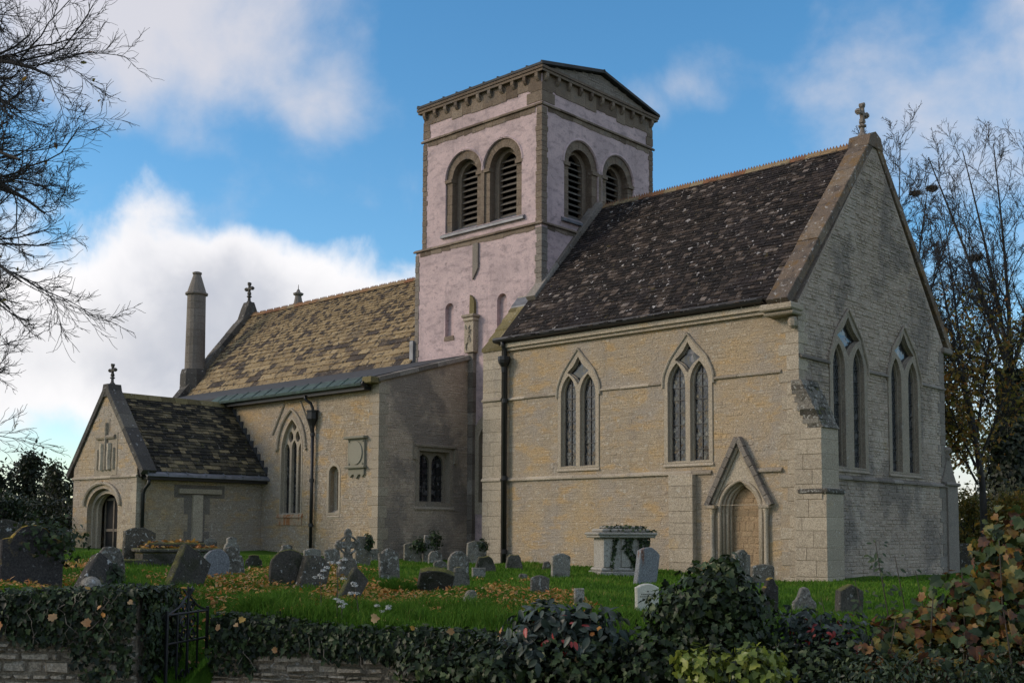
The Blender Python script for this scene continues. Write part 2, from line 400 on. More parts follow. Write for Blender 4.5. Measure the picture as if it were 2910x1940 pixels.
M_COPDARK = stone_mat('grey_mossy_coping', [(0,(.06,.056,.05)),(.5,(.10,.09,.078)),(1,(.15,.135,.11))], .3, 2.5, spots=[((.42,.41,.39),7,.63,.70,.7)], bump=.4)
M_GREENSTONE = stone_mat('green_mossy_slate', [(0,(.13,.105,.05)),(.5,(.20,.165,.075)),(1,(.26,.21,.11))], .3, 2.5, spots=[((.42,.38,.30),9,.64,.72,.5)], bump=.35)
M_GRAVE = stone_mat('lichened_gravestone', [(0,(.036,.034,.032)),(.15,(.075,.066,.052)),(.4,(.155,.135,.10)),(.6,(.25,.23,.195)),(.8,(.35,.32,.265)),(1,(.56,.53,.44))], .12, 5,
    patches=[((.05,.046,.034),4.2,.50,.64,.7,None), ((.20,.165,.08),5.6,.58,.70,.5,None)], spots=[((.50,.50,.47),17,.60,.68,.7), ((.05,.05,.04),23,.64,.72,.6)], bump=.5, bsc=26, moss=((.10,.095,.03),.75,1.15,.7))
M_GRAVEMOSS = stone_mat('mossy_gravestone', [(0,(.035,.034,.03)),(.3,(.08,.07,.055)),(.6,(.17,.155,.13)),(1,(.33,.30,.25))], .12, 5,
    patches=[((.035,.036,.02),3.2,.48,.62,.8,None)], spots=[((.42,.42,.38),19,.64,.72,.6)], bump=.6, bsc=22, moss=((.15,.14,.03),.35,.95,.85))
M_GRAVELICH = stone_mat('white_lichened_gravestone', [(0,(.08,.07,.058)),(.5,(.155,.138,.112)),(1,(.30,.27,.225))], .18, 5,
    patches=[((.055,.05,.038),5.0,.50,.63,.75,None)], spots=[((.40,.39,.35),15,.56,.63,.7), ((.05,.048,.04),24,.62,.70,.7)], bump=.6, bsc=24, moss=((.09,.09,.03),.8,1.2,.6))
M_YELLOWLICH = stone_mat('yellow_lichened_gravestone', [(0,(.04,.035,.032)),(.5,(.085,.07,.06)),(1,(.15,.13,.11))], .12, 5, spots=[((.28,.27,.25),22,.64,.72,.4)], bump=.45, bsc=24, moss=((.36,.24,.04),.35,.8,.9))
M_RUST = stone_mat('rust_streaked_gravestone', [(0,(.14,.145,.15)),(.5,(.20,.205,.21)),(1,(.27,.27,.265))], .15, 5,
    patches=[((.16,.06,.025),4.5,.62,.68,.8,(1,1,.12)), ((.07,.07,.065),3.8,.56,.68,.6,(1,1,.2))], spots=[((.36,.36,.34),20,.64,.72,.5)], bump=.4, bsc=24)
M_TOMB = stone_mat('pale_tomb_stone', [(0,(.20,.185,.155)),(.5,(.30,.28,.24)),(1,(.40,.375,.33))], .2, 5, patches=[((.13,.12,.09),5,.54,.68,.4,None)], spots=[((.10,.09,.07),18,.62,.72,.5)], bump=.4, bsc=22)
M_OCHRE = stone_mat('ochre_blocking_stone', [(0,(.27,.19,.115)),(.5,(.35,.25,.15)),(1,(.42,.315,.20))], .2, 3, patches=[((.24,.18,.12),2.5,.55,.70,.5,None)], bump=.4)
M_RUSTSILL = stone_mat('rust_stained_sill', [(0,(.34,.24,.14)),(1,(.46,.36,.25))], .2, 3, patches=[((.36,.13,.035),7,.45,.58,.85,(1,1,.15))], bump=.3)
M_CREAM = stone_mat('cream_headstone', [(0,(.50,.45,.35)),(1,(.62,.57,.46))], .15, 5, spots=[((.36,.34,.28),14,.62,.72,.4)], bump=.15, bsc=30, fine=.08)
M_DRY = stone_mat('dry_stone', [(0,(.17,.14,.10)),(.4,(.30,.25,.18)),(.7,(.42,.365,.28)),(1,(.62,.58,.51))], .3, 6,
    patches=[((.07,.065,.045),3,.56,.7,.6,None)], spots=[((.45,.44,.41),16,.63,.70,.6)], bump=.6, bsc=22, moss=((.07,.075,.03),.7,1.1,.5))
M_LEAD = plain_mat('weathered_lead', (.20,.205,.22), .55, .3, .35, 4, .15)
M_LEADDARK = plain_mat('dark_lead', (.05,.05,.05), .8, .0, .35, 4, .15)
M_COPPER = plain_mat('green_copper', (.055,.095,.078), .75, .0, .4, 5, .15, (.03,.05,.046))
M_IRON = plain_mat('black_painted_iron', (.012,.012,.013), .45, .0, .3, 9, .12)
M_MOULD = M_ASHLAR
M_DARKIN = plain_mat('dark_interior', (.006,.006,.006), .95, 0, .2, 3, 0)
M_LOUVRE = stone_mat('stone_louvre', [(0,(.10,.085,.07)),(1,(.17,.15,.125))], .2, 4, bump=.2)
M_LEADCAME = plain_mat('glazing_lead', (.10,.105,.11), .5, .3, .2, 9, .05)
M_WOOD = plain_mat('grey_door_timber', (.20,.16,.12), .8, 0, .4, 9, .3)
def glass_mat():
    m, nt, b = nodemat('old_window_glass'); q = NT(nt)
    P = q.n('ShaderNodeNewGeometry').outputs['Position']
    v = q.n('ShaderNodeTexVoronoi', {'Vector': P, 'Scale': 9.0})
    f = q.n('ShaderNodeSeparateColor', {0: v.outputs['Color']}).outputs[0]
    cc = q.n('ShaderNodeVectorMath', {0: v.outputs['Color'], 1: (.5,.5,.5)}, operation='SUBTRACT').outputs[0]
    cs = q.n('ShaderNodeVectorMath', {0: cc, 1: (.11,.11,.11)}, operation='MULTIPLY').outputs[0]
    nn_ = q.n('ShaderNodeVectorMath', {0: q.n('ShaderNodeNewGeometry').outputs['Normal'], 1: cs}, operation='ADD').outputs[0]
    nn_ = q.n('ShaderNodeVectorMath', {0: nn_}, operation='NORMALIZE').outputs[0]
    q.link(q.ramp(f, [(0,(.008,.009,.011)),(.6,(.022,.024,.027)),(.85,(.05,.05,.05)),(1,(.16,.15,.145))]), b.inputs['Base Color'])
    b.inputs['Roughness'].default_value = .12; b.inputs['Specular IOR Level'].default_value = .7
    q.link(nn_, b.inputs['Normal'])
    return m
M_GLASS = glass_mat()
M_BARK = plain_mat('grey_bark', (.055,.048,.042), .9, 0, .45, 3, .4)
M_BARKF = plain_mat('dark_bark', (.045,.040,.036), .9, 0, .45, 3, .4)
M_STEM = plain_mat('brown_stem', (.065,.05,.035), .8, 0, .4, 20, .2)
M_DRYSTEM = plain_mat('dry_ivy_stem', (.22,.18,.13), .9, 0, .4, 20, .2)
M_IVY = leaf_mat('dark_ivy_leaf', [(0,(.006,.010,.004)),(.45,(.020,.034,.010)),(.75,(.036,.060,.018)),(.93,(.065,.095,.03)),(1,(.11,.13,.05))], .48, .15, .12, .28)
M_IVYY = leaf_mat('yellow_green_ivy_leaf', [(0,(.07,.10,.015)),(.5,(.16,.21,.03)),(1,(.29,.31,.055))], .38, .3, .15)
M_BUSH = leaf_mat('bush_leaf', [(0,(.010,.016,.009)),(.4,(.024,.042,.018)),(.75,(.05,.075,.028)),(1,(.10,.12,.045))], .42, .2, .15)
M_BLUEBUSH = leaf_mat('glossy_bush_leaf', [(0,(.010,.015,.011)),(.5,(.026,.042,.028)),(.9,(.07,.09,.07)),(1,(.11,.13,.10))], .42, .12, .15, .35)
M_BERRY = leaf_mat('red_leaf', [(0,(.20,.018,.018)),(1,(.36,.05,.035))], .4, .2, .1)
M_SYC = leaf_mat('autumn_leaf', [(0,(.026,.048,.018)),(.40,(.060,.088,.022)),(.56,(.17,.145,.028)),(.70,(.26,.14,.022)),(.84,(.15,.055,.018)),(1,(.06,.032,.020))], .5, .3, .25)
M_FALLEN = leaf_mat('fallen_leaf', [(0,(.36,.23,.05)),(.35,(.50,.25,.055)),(.7,(.42,.14,.025)),(1,(.50,.34,.17))], .6, .2, .2)
M_TREELEAF = leaf_mat('thin_autumn_foliage', [(0,(.07,.085,.02)),(.5,(.20,.17,.035)),(.8,(.32,.19,.035)),(1,(.28,.11,.025))], .6, .35, .15)
M_DARKLEAF = leaf_mat('evergreen_foliage', [(0,(.012,.017,.010)),(.6,(.03,.042,.020)),(1,(.07,.075,.035))], .5, .15, .15)
M_GRASS = leaf_mat('grass_blade', [(0,(.036,.080,.009)),(.35,(.068,.155,.014)),(.62,(.105,.20,.022)),(.82,(.17,.22,.034)),(1,(.28,.23,.08))], .7, .25, .38, .1)
M_WHITEFL = leaf_mat('white_flower', [(0,(.5,.5,.46)),(1,(.72,.72,.68))], .6, .2, .1)
M_NEST = plain_mat('twig_nest', (.09,.07,.045), .95, 0, .5, 8, .5)
def ground_mat():
    m, nt, b = nodemat('churchyard_turf'); q = NT(nt)
    P = q.n('ShaderNodeNewGeometry').outputs['Position']
    col = q.ramp(q.noise(P, 2.2, 7, .65), [(.25,(.030,.065,.008)),(.5,(.062,.135,.012)),(.75,(.10,.165,.02))])
    col = q.mix(q.math('MULTIPLY', q.sstep(q.noise(P, .8, 5), .58, .7), .5), col, (.09,.075,.03))
    q.link(col, b.inputs['Base Color']); b.inputs['Roughness'].default_value = .95; b.inputs['Specular IOR Level'].default_value = .1
    bp = q.n('ShaderNodeBump', {'Height': q.noise(P, 25, 5, .7), 'Strength': .8, 'Distance': .05}); q.link(bp.outputs[0], b.inputs['Normal'])
    return m
M_GROUND = ground_mat()
M_LANE = plain_mat('lane_asphalt', (.055,.053,.05), .9, 0, .3, 10, .4)

# ------------------------------------------------------------------ masonry helpers
def FS(Y): return lambda u, v, n: (u, Y-n, v)
def FE(X): return lambda u, v, n: (X+n, u, v)
def FWst(X): return lambda u, v, n: (X-n, u, v)
def FN(Y): return lambda u, v, n: (u, Y+n, v)
def arch(uc, hw, sp, rise, n=8):
    """two-centred arch, left springing to right springing (a half round when rise = hw)"""
    if rise < hw: # flatter: part of an ellipse
        return [(uc-hw*math.cos(math.pi*i/(2*n)), sp+rise*math.sin(math.pi*i/(2*n))) for i in range(2*n+1)]
    r = (hw*hw+rise*rise)/(2*hw); a1 = math.asin(min(1, rise/r))
    left = [(uc-hw+r-r*math.cos(a1*i/n), sp+r*math.sin(a1*i/n)) for i in range(n+1)]
    return left+[(2*uc-u, v) for u, v in left[-2::-1]]
def opening(uc, hw, v0, sp, rise, n=8): return [(uc-hw, v0)]+arch(uc, hw, sp, rise, n)+[(uc+hw, v0)]
def scan(poly, v):
    xs = []
    for i in range(len(poly)):
        (a, b), (c, d) = poly[i-1], poly[i]
        if (b <= v) != (d <= v): xs.append(a+(v-b)*(c-a)/(d-b))
    xs.sort(); return [(xs[i], xs[i+1]) for i in range(0, len(xs)-1, 2)]
def rubble(P, u0, u1, v0, v1, holes=(), bound=None, jag=.0098, *, rowh=(.045,.10), ln=(.08,.36), proud=(.0,.007), joint=.002, margin=.02, r=rng):
    out = []; v = v0
    while v < v1-.03:
        h = min(r.uniform(*rowh)*(1.5 if r.random() < .16 else 1), v1-v); vm = v+h/2
        lo, hi = (u0, u1) if not bound else bound(vm)
        lo, hi = max(lo, u0), min(hi, u1)
        blk = []
        for p in holes:
            for t in (v+.004, vm, v+h-.004): blk += [(a-margin, b+margin) for a, b in scan(p, t)]
        blk.sort(); free = []; c = lo
        for a, b in blk:
            if a > c: free.append((c, min(a, hi)))
            c = max(c, b)
        if c < hi: free.append((c, hi))
        for a, b in free:
            x = a
            while b-x > .05:
                L = r.uniform(*ln)*(1 if h > .075 else .8)
                if b-x-L < ln[0]*.8: L = b-x
                L = min(L, b-x)
                j = joint*.5; pr = r.uniform(*proud); e = min(.022, h*.30)
                q = lambda s=jag: r.uniform(-s, s)
                A = [(x+j, v+j), (x+L-j, v+j), (x+L-j, v+h-j), (x+j, v+h-j)]
                B = [(x+j+e+q(), v+j+e*.7+q(jag*.6)), (x+L-j-e+q(), v+j+e*.7+q(jag*.6)), (x+L-j-e+q(), v+h-j-e*.7+q(jag*.6)), (x+j+e+q(), v+h-j-e*.7+q(jag*.6))]
                if jag > .01: A = [(a_+q(), b_+q(jag*.6)) for a_, b_ in A]
                vs = [P(a_, b_, -.004) for a_, b_ in A]+[P(a_, b_, pr+q(.004)) for a_, b_ in B]
                out.append((vs, [(4,5,6,7),(0,1,5,4),(1,2,6,5),(2,3,7,6),(3,0,4,7)], min(1, max(0, r.gauss(.5, .10)))))
                x += L
        v += h
    return out
def emit(pieces, name, mat, parent, keep=300, rest='masonry'):
    """the pieces that show largest become parts of their own; the rest stay real geometry, joined"""
    def key(p):
        c = p[0][4 % len(p[0])]; return (c[0]-CAM[0])**2+(c[1]-CAM[1])**2+(c[2]-CAM[2])**2
    ps = sorted(pieces, key=key)
    for vs, fs, t in ps[:keep]:
        mb = MB(); mb.add(vs, fs, t); mb.build(name, mat, parent)
    if len(ps) > keep:
        mb = MB()
        for vs, fs, t in ps[keep:]: mb.add(vs, fs, t)
        mb.build(rest, mat, parent, kind='stuff')
def tiles(O, U, Vv, Nn, length, rows, wid, thick, jit=.012, clip=None, r=rng, tintf=None):
    """courses of slates: O eaves corner, U along the eaves, Vv up the slope, Nn out; rows = list of exposed course heights"""
    O, U, Vv, Nn = map(Vector, (O, U, Vv, Nn)); out = []; d = 0
    for ri, h in enumerate(rows):
        x = -r.uniform(0, wid(ri)[0]); th = thick(ri)
        while x < length:
            w = r.uniform(*wid(ri)); a, b = max(x, 0), min(x+w, length)
            if clip: a, b = max(a, clip(d)[0]), min(b, clip(d)[1])
            if b-a > .04:
                g = .006; z0 = th+r.uniform(0, jit); dl = r.uniform(-.02, .012)*min(1, h/.15); up = h*1.12
                sk = r.uniform(-.006, .006)
                def q(s, t, n): return tuple(O+U*s+Vv*t+Nn*n)
                lo = d+dl
                vs = [q(a+g, lo, -.01), q(b-g, lo+sk, -.01), q(b-g, d+up, .0), q(a+g, d+up, .0),
                      q(a+g, lo, z0), q(b-g, lo+sk, z0+r.uniform(-.004,.004)), q(b-g, d+up, .012), q(a+g, d+up, .012)]
                t = tintf(a, d) if tintf else r.random()
                out.append((vs, [(4,5,6,7),(0,1,5,4),(1,2,6,5),(3,0,4,7)], t))
            x += w
        d += h
    return out
def quoins(parent, X, Y, z0, z1, mat, sx=1, sy=-1, l1=(.46,.28), l2=(.26,.44), h=(.24,.34), proud=.014, name='quoin'):
    """corner blocks; sx, sy say which way the two faces look"""
    z = z0; k = 0
    while z < z1-.08:
        hh = min(rng.uniform(*h), z1-z)
        if z1-z-hh < .1: hh = z1-z
        a, b = l1[k % 2]*rng.uniform(.9, 1.1), l2[k % 2]*rng.uniform(.9, 1.1); p = proud*rng.uniform(.7, 1.3)
        x0, x1 = sorted((X+sx*p, X-sx*a)); y0, y1 = sorted((Y+sy*p, Y-sy*b))
        mb = MB(); mb.box(x0, x1, y0, y1, z+.003, z+hh-.003, rng.uniform(.32,.68), .010); mb.build(name, mat, parent)
        z += hh; k += 1
def bar(mb, P, u0, u1, v, h=.09, proj=.06, tint=.5, slope=.6):
    """string course: chamfered above, square below"""
    sec = [(0, v), (proj, v), (proj, v+h*(1-slope)), (0, v+h)]
    vs = [P(u0, z, n) for n, z in sec]+[P(u1, z, n) for n, z in sec]
    mb.add(vs, [(0,1,5,4),(1,2,6,5),(2,3,7,6),(0,4,7,3),(0,3,2,1),(4,5,6,7)], tint)
def bars(P, u0, u1, v, parent, mat, h=.09, proj=.06, name='string_course', step=.75):
    """a string course in stones with fine joints, joined as one moulding"""
    mb = MB(); u = u0
    while u < u1-.02:
        L = min(rng.uniform(step*.7, step*1.3), u1-u)
        if u1-u-L < .2: L = u1-u
        bar(mb, P, u+.003, u+L-.003, v+rng.uniform(-.004,.004), h, proj+rng.uniform(-.006,.006), rng.random()); u += L
    return mb.build(name, mat, parent)
def inside(poly, u, v): return any(a < u < b for a, b in scan(poly, v))
def clipseg(poly, a, b, n=36):
    pts = [(a[0]+(b[0]-a[0])*i/n, a[1]+(b[1]-a[1])*i/n) for i in range(n+1)]
    runs = []; cur = None
    for p in pts:
        if inside(poly, *p): cur = [p, p] if cur is None else [cur[0], p]
        elif cur: runs.append(cur); cur = None
    if cur: runs.append(cur)
    return runs
def glazing(P, poly, n, parent, leads=True, bars_v=.30, lead=.10, vert=True):
    """pane with diamond leading and iron saddle bars"""
    us = [p[0] for p in poly]; vs = [p[1] for p in poly]; u0, u1, v0, v1 = min(us), max(us), min(vs), max(vs)
    mb = MB(); mb.prism([poly], P, n-.012, n); pane = mb.build('pane', M_GLASS, parent)
    mb = MB()
    def rib(a, b, w, n0, n1):
        dx, dy = b[0]-a[0], b[1]-a[1]; L = math.hypot(dx, dy)
        if L < .01: return
        ox, oy = -dy/L*w, dx/L*w
        c = [(a[0]+ox, a[1]+oy), (b[0]+ox, b[1]+oy), (b[0]-ox, b[1]-oy), (a[0]-ox, a[1]-oy)]
        mb.add([P(x, y, n0) for x, y in c]+[P(x, y, n1) for x, y in c], [(4,5,6,7),(0,1,5,4),(1,2,6,5),(2,3,7,6),(3,0,4,7)])
    if leads:
        k = u0-(v1-v0)*.62; 
        while k < u1:
            for s in (1, -1):
                a = (k, v0) if s == 1 else (u0+u1-k, v0); b = (a[0]+s*(v1-v0)*.62, v1)
                for r_ in clipseg(poly, a, b, 60): rib(r_[0], r_[1], .0045, n, n+.006)
            k += lead
        mb.build('lead_lattice', M_LEADCAME, parent)
    mb = MB()
    v = v0+bars_v*.9
    while v < v1-.1:
        for a, b in scan(poly, v): rib((a, v), (b, v), .009, n+.008, n+.026)
        v += bars_v
    um = (u0+u1)/2
    if vert:
        for r_ in clipseg(poly, (um, v0), (um, v1)): rib(r_[0], r_[1], .009, n+.009, n+.024)
    if mb.v: mb.build('saddle_bars', M_IRON, parent)

CH = empty('church', (0,0,0), 'old limestone church with a pink limewashed belfry tower and steep dark chancel roof', 'church')
def part(mb, name, mat, parent=None, **k): return mb.build(name, mat, parent or CH, **k)

# ------------------------------------------------------------------ chancel
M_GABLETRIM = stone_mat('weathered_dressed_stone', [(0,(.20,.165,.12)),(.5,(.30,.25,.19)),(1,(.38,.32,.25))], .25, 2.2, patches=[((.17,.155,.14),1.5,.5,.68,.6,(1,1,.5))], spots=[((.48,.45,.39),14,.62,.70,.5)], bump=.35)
WD = 8.02; RY = 4.0; RZ = 10.9
def two_light(P, uc, z0, hw_l, off, sp, rise, outer_hw, sh, shz, apex, dia, mat, scale=1.0):
    """pair of lancets under a pointed head pierced by a curved diamond; returns the outline cut from the wall"""
    w = empty('window', parent=CH)
    side = [(-outer_hw, z0-.06), (-outer_hw, sp), (-outer_hw*.985, sp+.16), (-outer_hw*.93, sp+.30), (-outer_hw*.84, sp+.43), (-sh, shz)]
    out = [(uc+u, v) for u, v in side]+[(uc, apex)]+[(uc-u, v) for u, v in side[::-1]]
    l = [opening(uc-off, hw_l, z0, sp, rise), opening(uc+off, hw_l, z0, sp, rise)]
    L = [opening(uc-off, hw_l+.055, z0-.02, sp, rise+.06), opening(uc+off, hw_l+.055, z0-.02, sp, rise+.06)]
    dl, dr, dt, db = dia   # half width, z of side points, top, bottom
    def diamond(g):
        c = [(-dl-g, dr), (0, dt+g*1.6), (dl+g, dr), (0, db-g*1.6)]; o = []
        for i in range(4):
            a, b = c[i], c[(i+1) % 4]
            for k in range(5):
                t = k/5; x = a[0]+(b[0]-a[0])*t; y = a[1]+(b[1]-a[1])*t; s = math.sin(math.pi*t)*.16
                o.append((uc+x-(x)*s*1.0, dr+(y-dr)*(1-s)))
        return o
    mb = MB(); mb.prism([out]+L+[diamond(.035)], P, -.062, .028, .55); part(mb, 'frame', mat, w)
    inn = [(uc+(u-uc)*.96, z0-.05+(v-z0+.05)*.985) for u, v in out]
    mb = MB(); mb.prism([inn]+l+[diamond(0)], P, -.16, -.064, .45); part(mb, 'tracery', mat, w)
    hood = [(uc-outer_hw-.03, sp-.04)]+[(uc+(u-uc)*1.05, v+.012) for u, v in out[2:-2]]+[(uc+outer_hw+.03, sp-.04)]
    mb = MB(); mb.tube([P(u, v, .035) for u, v in hood], .036, 6, .6); part(mb, 'hood_mould', mat, w)
    mb = MB(); bar(mb, P, uc-outer_hw-.02, uc+outer_hw+.02, z0-.14, .10, .05, .6, .8); part(mb, 'sill', mat, w)
    for p in l: glazing(P, p, -.125, w)
    mb = MB(); mb.prism([diamond(0)], P, -.11, -.10); part(mb, 'pane', M_GLASS, w)
    return [(uc+(u-uc)*.985, v) for u, v in out], out
S0 = FS(0.0); E0 = FE(0.0)
holesS, blkS, holesE, blkE = [], [], [], []
for uc in (-6.34, -2.93):
    h, o = two_light(S0, uc, 2.76, .205, .325, 4.60, .47, .69, .50, 5.20, 5.80, (.33, 5.21, 5.56, 4.92), M_ASHLAR)
    holesS.append(h); blkS.append(o)
for uc in (2.37, 5.46):
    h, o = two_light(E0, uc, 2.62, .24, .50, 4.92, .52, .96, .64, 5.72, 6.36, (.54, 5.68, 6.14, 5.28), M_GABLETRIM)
    holesE.append(h); blkE.append(o)
# priest's doorway
DU = -1.53
door_out = opening(DU, .60, -.45, 1.60, .68)
holesS.append(door_out); blkS.append(opening(DU, .78, -.1, 1.62, .72)); blkS.append([(DU-.86, 1.62), (DU, 3.22), (DU+.86, 1.62)])
wall = MB(); wall.prism([[(-9.68,-.5),(-.003,-.5),(-.003,6.25),(-9.68,6.25)]]+holesS, S0, -.6, 0, .4)
CW = part(wall, 'chancel_wall', M_WALL)
gab = [(.003,-.5),(WD,-.5),(WD,6.2),(RY,RZ-.05),(.003,6.2)]
wall = MB(); wall.prism([gab]+holesE, E0, -.6, 0, .4); GW = part(wall, 'gable_wall', M_GABLE)
nb = MB(); nb.box(-9, -.61, WD-.6, WD-.004, -.5, 6.2, .4); part(nb, 'chancel_wall', M_WALL)
pil = [(-3.42,-.1),(-2.74,-.1),(-2.74,2.47),(-3.42,2.47)]
emit(rubble(S0, -8.95, -.47, -.12, 6.0, blkS+[pil], None), 'stone', M_WALL, CW, 300, 'wall_stones')
def gb(v):
    if v < 6.2: return (.32, WD-.3)
    t = (v-6.2)/(RZ-.05-6.2); return (4.0*t+.06, WD-(WD-4.0)*t-.06)
emit(rubble(E0, .0, WD, -.2, 10.6, blkE, gb, rowh=(.05,.10), ln=(.10,.34), proud=(.0,.024), joint=.005), 'stone', M_GABLE, GW, 300, 'wall_stones')
quoins(CW, 0, 0, -.2, 6.0, M_ASHLAR, 1, -1)
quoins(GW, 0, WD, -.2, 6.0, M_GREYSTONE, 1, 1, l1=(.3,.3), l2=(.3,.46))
# string courses
for a, b in ((-9.62, -2.28), (-1.10, -.42)): bars(S0, a, b, 2.42, CH, M_ASHLAR, .10, .07)
for a, b in ((-9.62, -7.06), (-5.60, -3.65), (-2.20, -.42)): bars(S0, a, b, 4.64, CH, M_ASHLAR, .08, .055)
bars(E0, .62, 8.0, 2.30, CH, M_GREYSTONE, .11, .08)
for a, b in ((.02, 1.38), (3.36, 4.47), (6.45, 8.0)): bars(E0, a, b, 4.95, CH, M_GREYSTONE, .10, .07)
# flat pilaster under the string
mb = MB(); z = -.2
while z < 2.40:
    h = min(rng.uniform(.24,.34), 2.42-z); mb.box(-3.40, -2.72, -.17, .02, z+.003, z+h-.002, rng.uniform(.4,.65), .008); z += h
part(mb, 'pilaster', M_ASHLAR)
# doorway: nested arches, shafts, steep gabled hood, walled-up opening
DR = empty('doorway', parent=CH)
for k, (hw, n, rr, t) in enumerate(((.56,-.02,.05,.5),(.50,-.09,.045,.3),(.44,-.16,.05,.6),(.385,-.23,.04,.35))):
    p = [(DU-hw, -.15)]+arch(DU, hw, 1.56, .36+hw*.58, 9)+[(DU+hw, -.15)]
    mb = MB(); mb.tube([S0(u, v, n) for u, v in p], rr, 7, t); part(mb, 'arch_moulding', M_ASHLAR, DR, smooth=True)
    mb = MB(); mb.prism([opening(DU, hw+.075, -.4, 1.56, .36+(hw+.075)*.58), opening(DU, hw-.02, -.35, 1.56, .36+(hw-.02)*.58)], S0, n-.08, n-.035, .45); part(mb, 'arch_order', M_ASHLAR, DR)
pan = opening(DU, .40, -.4, 1.55, .58)
mb = MB(); mb.prism([pan], S0, -.40, -.30, .3); dpan = part(mb, 'walled_up_panel', M_OCHRE, DR)
def dbound(v):
    s = scan(pan, v); return s[0] if s else (0, 0)
for vs, fs, t in rubble(lambda u, v, n: S0(u, v, n-.30), DU-.4, DU+.4, -.1, 2.08, (), dbound, rowh=(.10,.16), ln=(.16,.34), proud=(.004,.014), joint=.012):
    mb = MB(); mb.add(vs, fs, t); mb.build('blocking_stone', M_OCHRE, DR)
for s in (-1, 1):
    mb = MB(); x = DU+s*.71
    mb.lathe([(.075,-.3),(.075,.28),(.06,.34),(.052,.40),(.05,1.42),(.06,1.44),(.05,1.47),(.075,1.56),(.09,1.60)], x, -.065, 10, .7); part(mb, 'shaft', M_ASHLAR, DR, smooth=True)
    mb = MB(); mb.box(x-.12, x+.12, -.17, .01, 1.60, 1.68, .3, .012); part(mb, 'capital', M_ASHLAR, DR)
    a, b = (DU+s*.84, 1.66), (DU, 3.22); n = 7
    for i in range(n):
        t0, t1 = i/n+.004, (i+1)/n-.004
        c = [(a[0]+(b[0]-a[0])*t, a[1]+(b[1]-a[1])*t) for t in (t0, t1)]; L = math.hypot(b[0]-a[0], b[1]-a[1]); ox, oy = (b[1]-a[1])/L*s, -(b[0]-a[0])/L*s
        mb = MB(); w = .065*rng.uniform(.9,1.15)
        q = [(c[0][0]+ox*w, c[0][1]+oy*w), (c[1][0]+ox*w, c[1][1]+oy*w), (c[1][0]-ox*.05, c[1][1]-oy*.05), (c[0][0]-ox*.05, c[0][1]-oy*.05)]
        mb.prism([q], S0, -.02, .15*rng.uniform(.95,1.1), rng.random()*.5); part(mb, 'hood_stone', M_GREYSTONE, DR)
    mb = MB(); mb.tube([S0(DU+s*.72, 1.72, .03), S0(DU, 3.06, .03)], .05, 6, .3); part(mb, 'hood_moulding', M_ASHLAR, DR)
mb = MB(); mb.prism([[(DU-.72,1.68),(DU+.72,1.68),(DU,3.06)], opening(DU, .585, 1.69, 1.70, .55)], S0, -.04, .012, .7); part(mb, 'hood_panel', M_ASHLAR, DR)
# corner buttress standing east, with mossy weatherings
BT = empty('buttress', parent=CH)
prof = [(-.1,-.5),(.68,-.5),(.68,1.92),(.58,2.05),(.58,3.36),(.10,4.42),(-.1,4.42)]
mb = MB(); mb.prism([prof], lambda u, v, n: (u, -.10-n, v), -.78, 0, .5); part(mb, 'core', M_ASHLAR, BT)
z = -.3; k = 0
while z < 3.3:
    h = min(rng.uniform(.26,.4), 3.34-z); xr = .69 if z+h < 1.98 else .59
    c = rng.uniform(.2,.45) if k % 2 else rng.uniform(.45,.6)
    for a, b in ((-.06, xr-c), (xr-c, xr)):
        if b-a > .06:
            mb = MB(); mb.box(a+.004, b-.004, -.118-rng.uniform(0,.006), .66, z+.002, z+h-.002, rng.uniform(.35,.6), .012); part(mb, 'block', M_ASHLAR, BT)
    z += h; k += 1
mb = MB(); mb.box(.02, .72, -.15, .70, 1.90, 2.02, .2, .03); part(mb, 'weathering', M_GRAVELICH, BT)
for i in range(11):
    t = i/11; x1 = .62-.50*t; z0 = 3.36+1.06*t; n0 = -.12; k = 0
    while n0 < .62:
        L = rng.uniform(.14,.34); j = lambda a=.012: rng.uniform(-a, a)
        mb = MB(); x0 = max(-.12, x1-rng.uniform(.28,.45)); h = .105+j(.02)
        A = [(x0,z0-.01),(x1+.012+j(.008),z0-.01),(x1-.045+j(.008),z0+h),(x0,z0+h)]
        yb, ye_ = n0+j(.008), min(n0+L, .66)
        vs = [(u+(j(.012) if i_ in (1,2) else 0), yb, v) for i_, (u, v) in enumerate(A)]+[(u+(j(.012) if i_ in (1,2) else 0), ye_, v) for i_, (u, v) in enumerate(A)]
        mb.add(vs, [(0,1,2,3),(7,6,5,4),(0,4,5,1),(1,5,6,2),(2,6,7,3),(3,7,4,0)], rng.uniform(.1,.8)); part(mb, 'weathering_stone', M_GRAVELICH if rng.random() < .8 else M_GRAVEMOSS, BT); n0 += L
# far corner buttress with its little gablet
BT2 = empty('buttress', parent=CH)
mb = MB(); mb.box(-.75, .06, WD-.02, WD+.68, -.5, 2.34, .5); part(mb, 'core', M_GREYSTONE, BT2)
mb = MB(); mb.box(-.80, .12, WD-.2, WD+.74, 2.34, 2.44, .5, .03); part(mb, 'weathering', M_GREYSTONE, BT2)
mb = MB(); mb.prism([[(WD-.35,2.44),(WD+.62,2.44),(WD+.42,2.70),(WD+.24,3.10),(WD+.05,3.14),(WD-.22,2.62)]], FE(.02), -.6, .03, .4); part(mb, 'gablet', M_GREYSTONE, BT2)
mb = MB(); mb.lathe([(.12,3.05),(.16,3.14),(.10,3.22),(.20,3.30),(.17,3.38),(.06,3.42)], -.05, WD+.10, 9, .4); part(mb, 'knob', M_GREYSTONE, BT2, smooth=True)
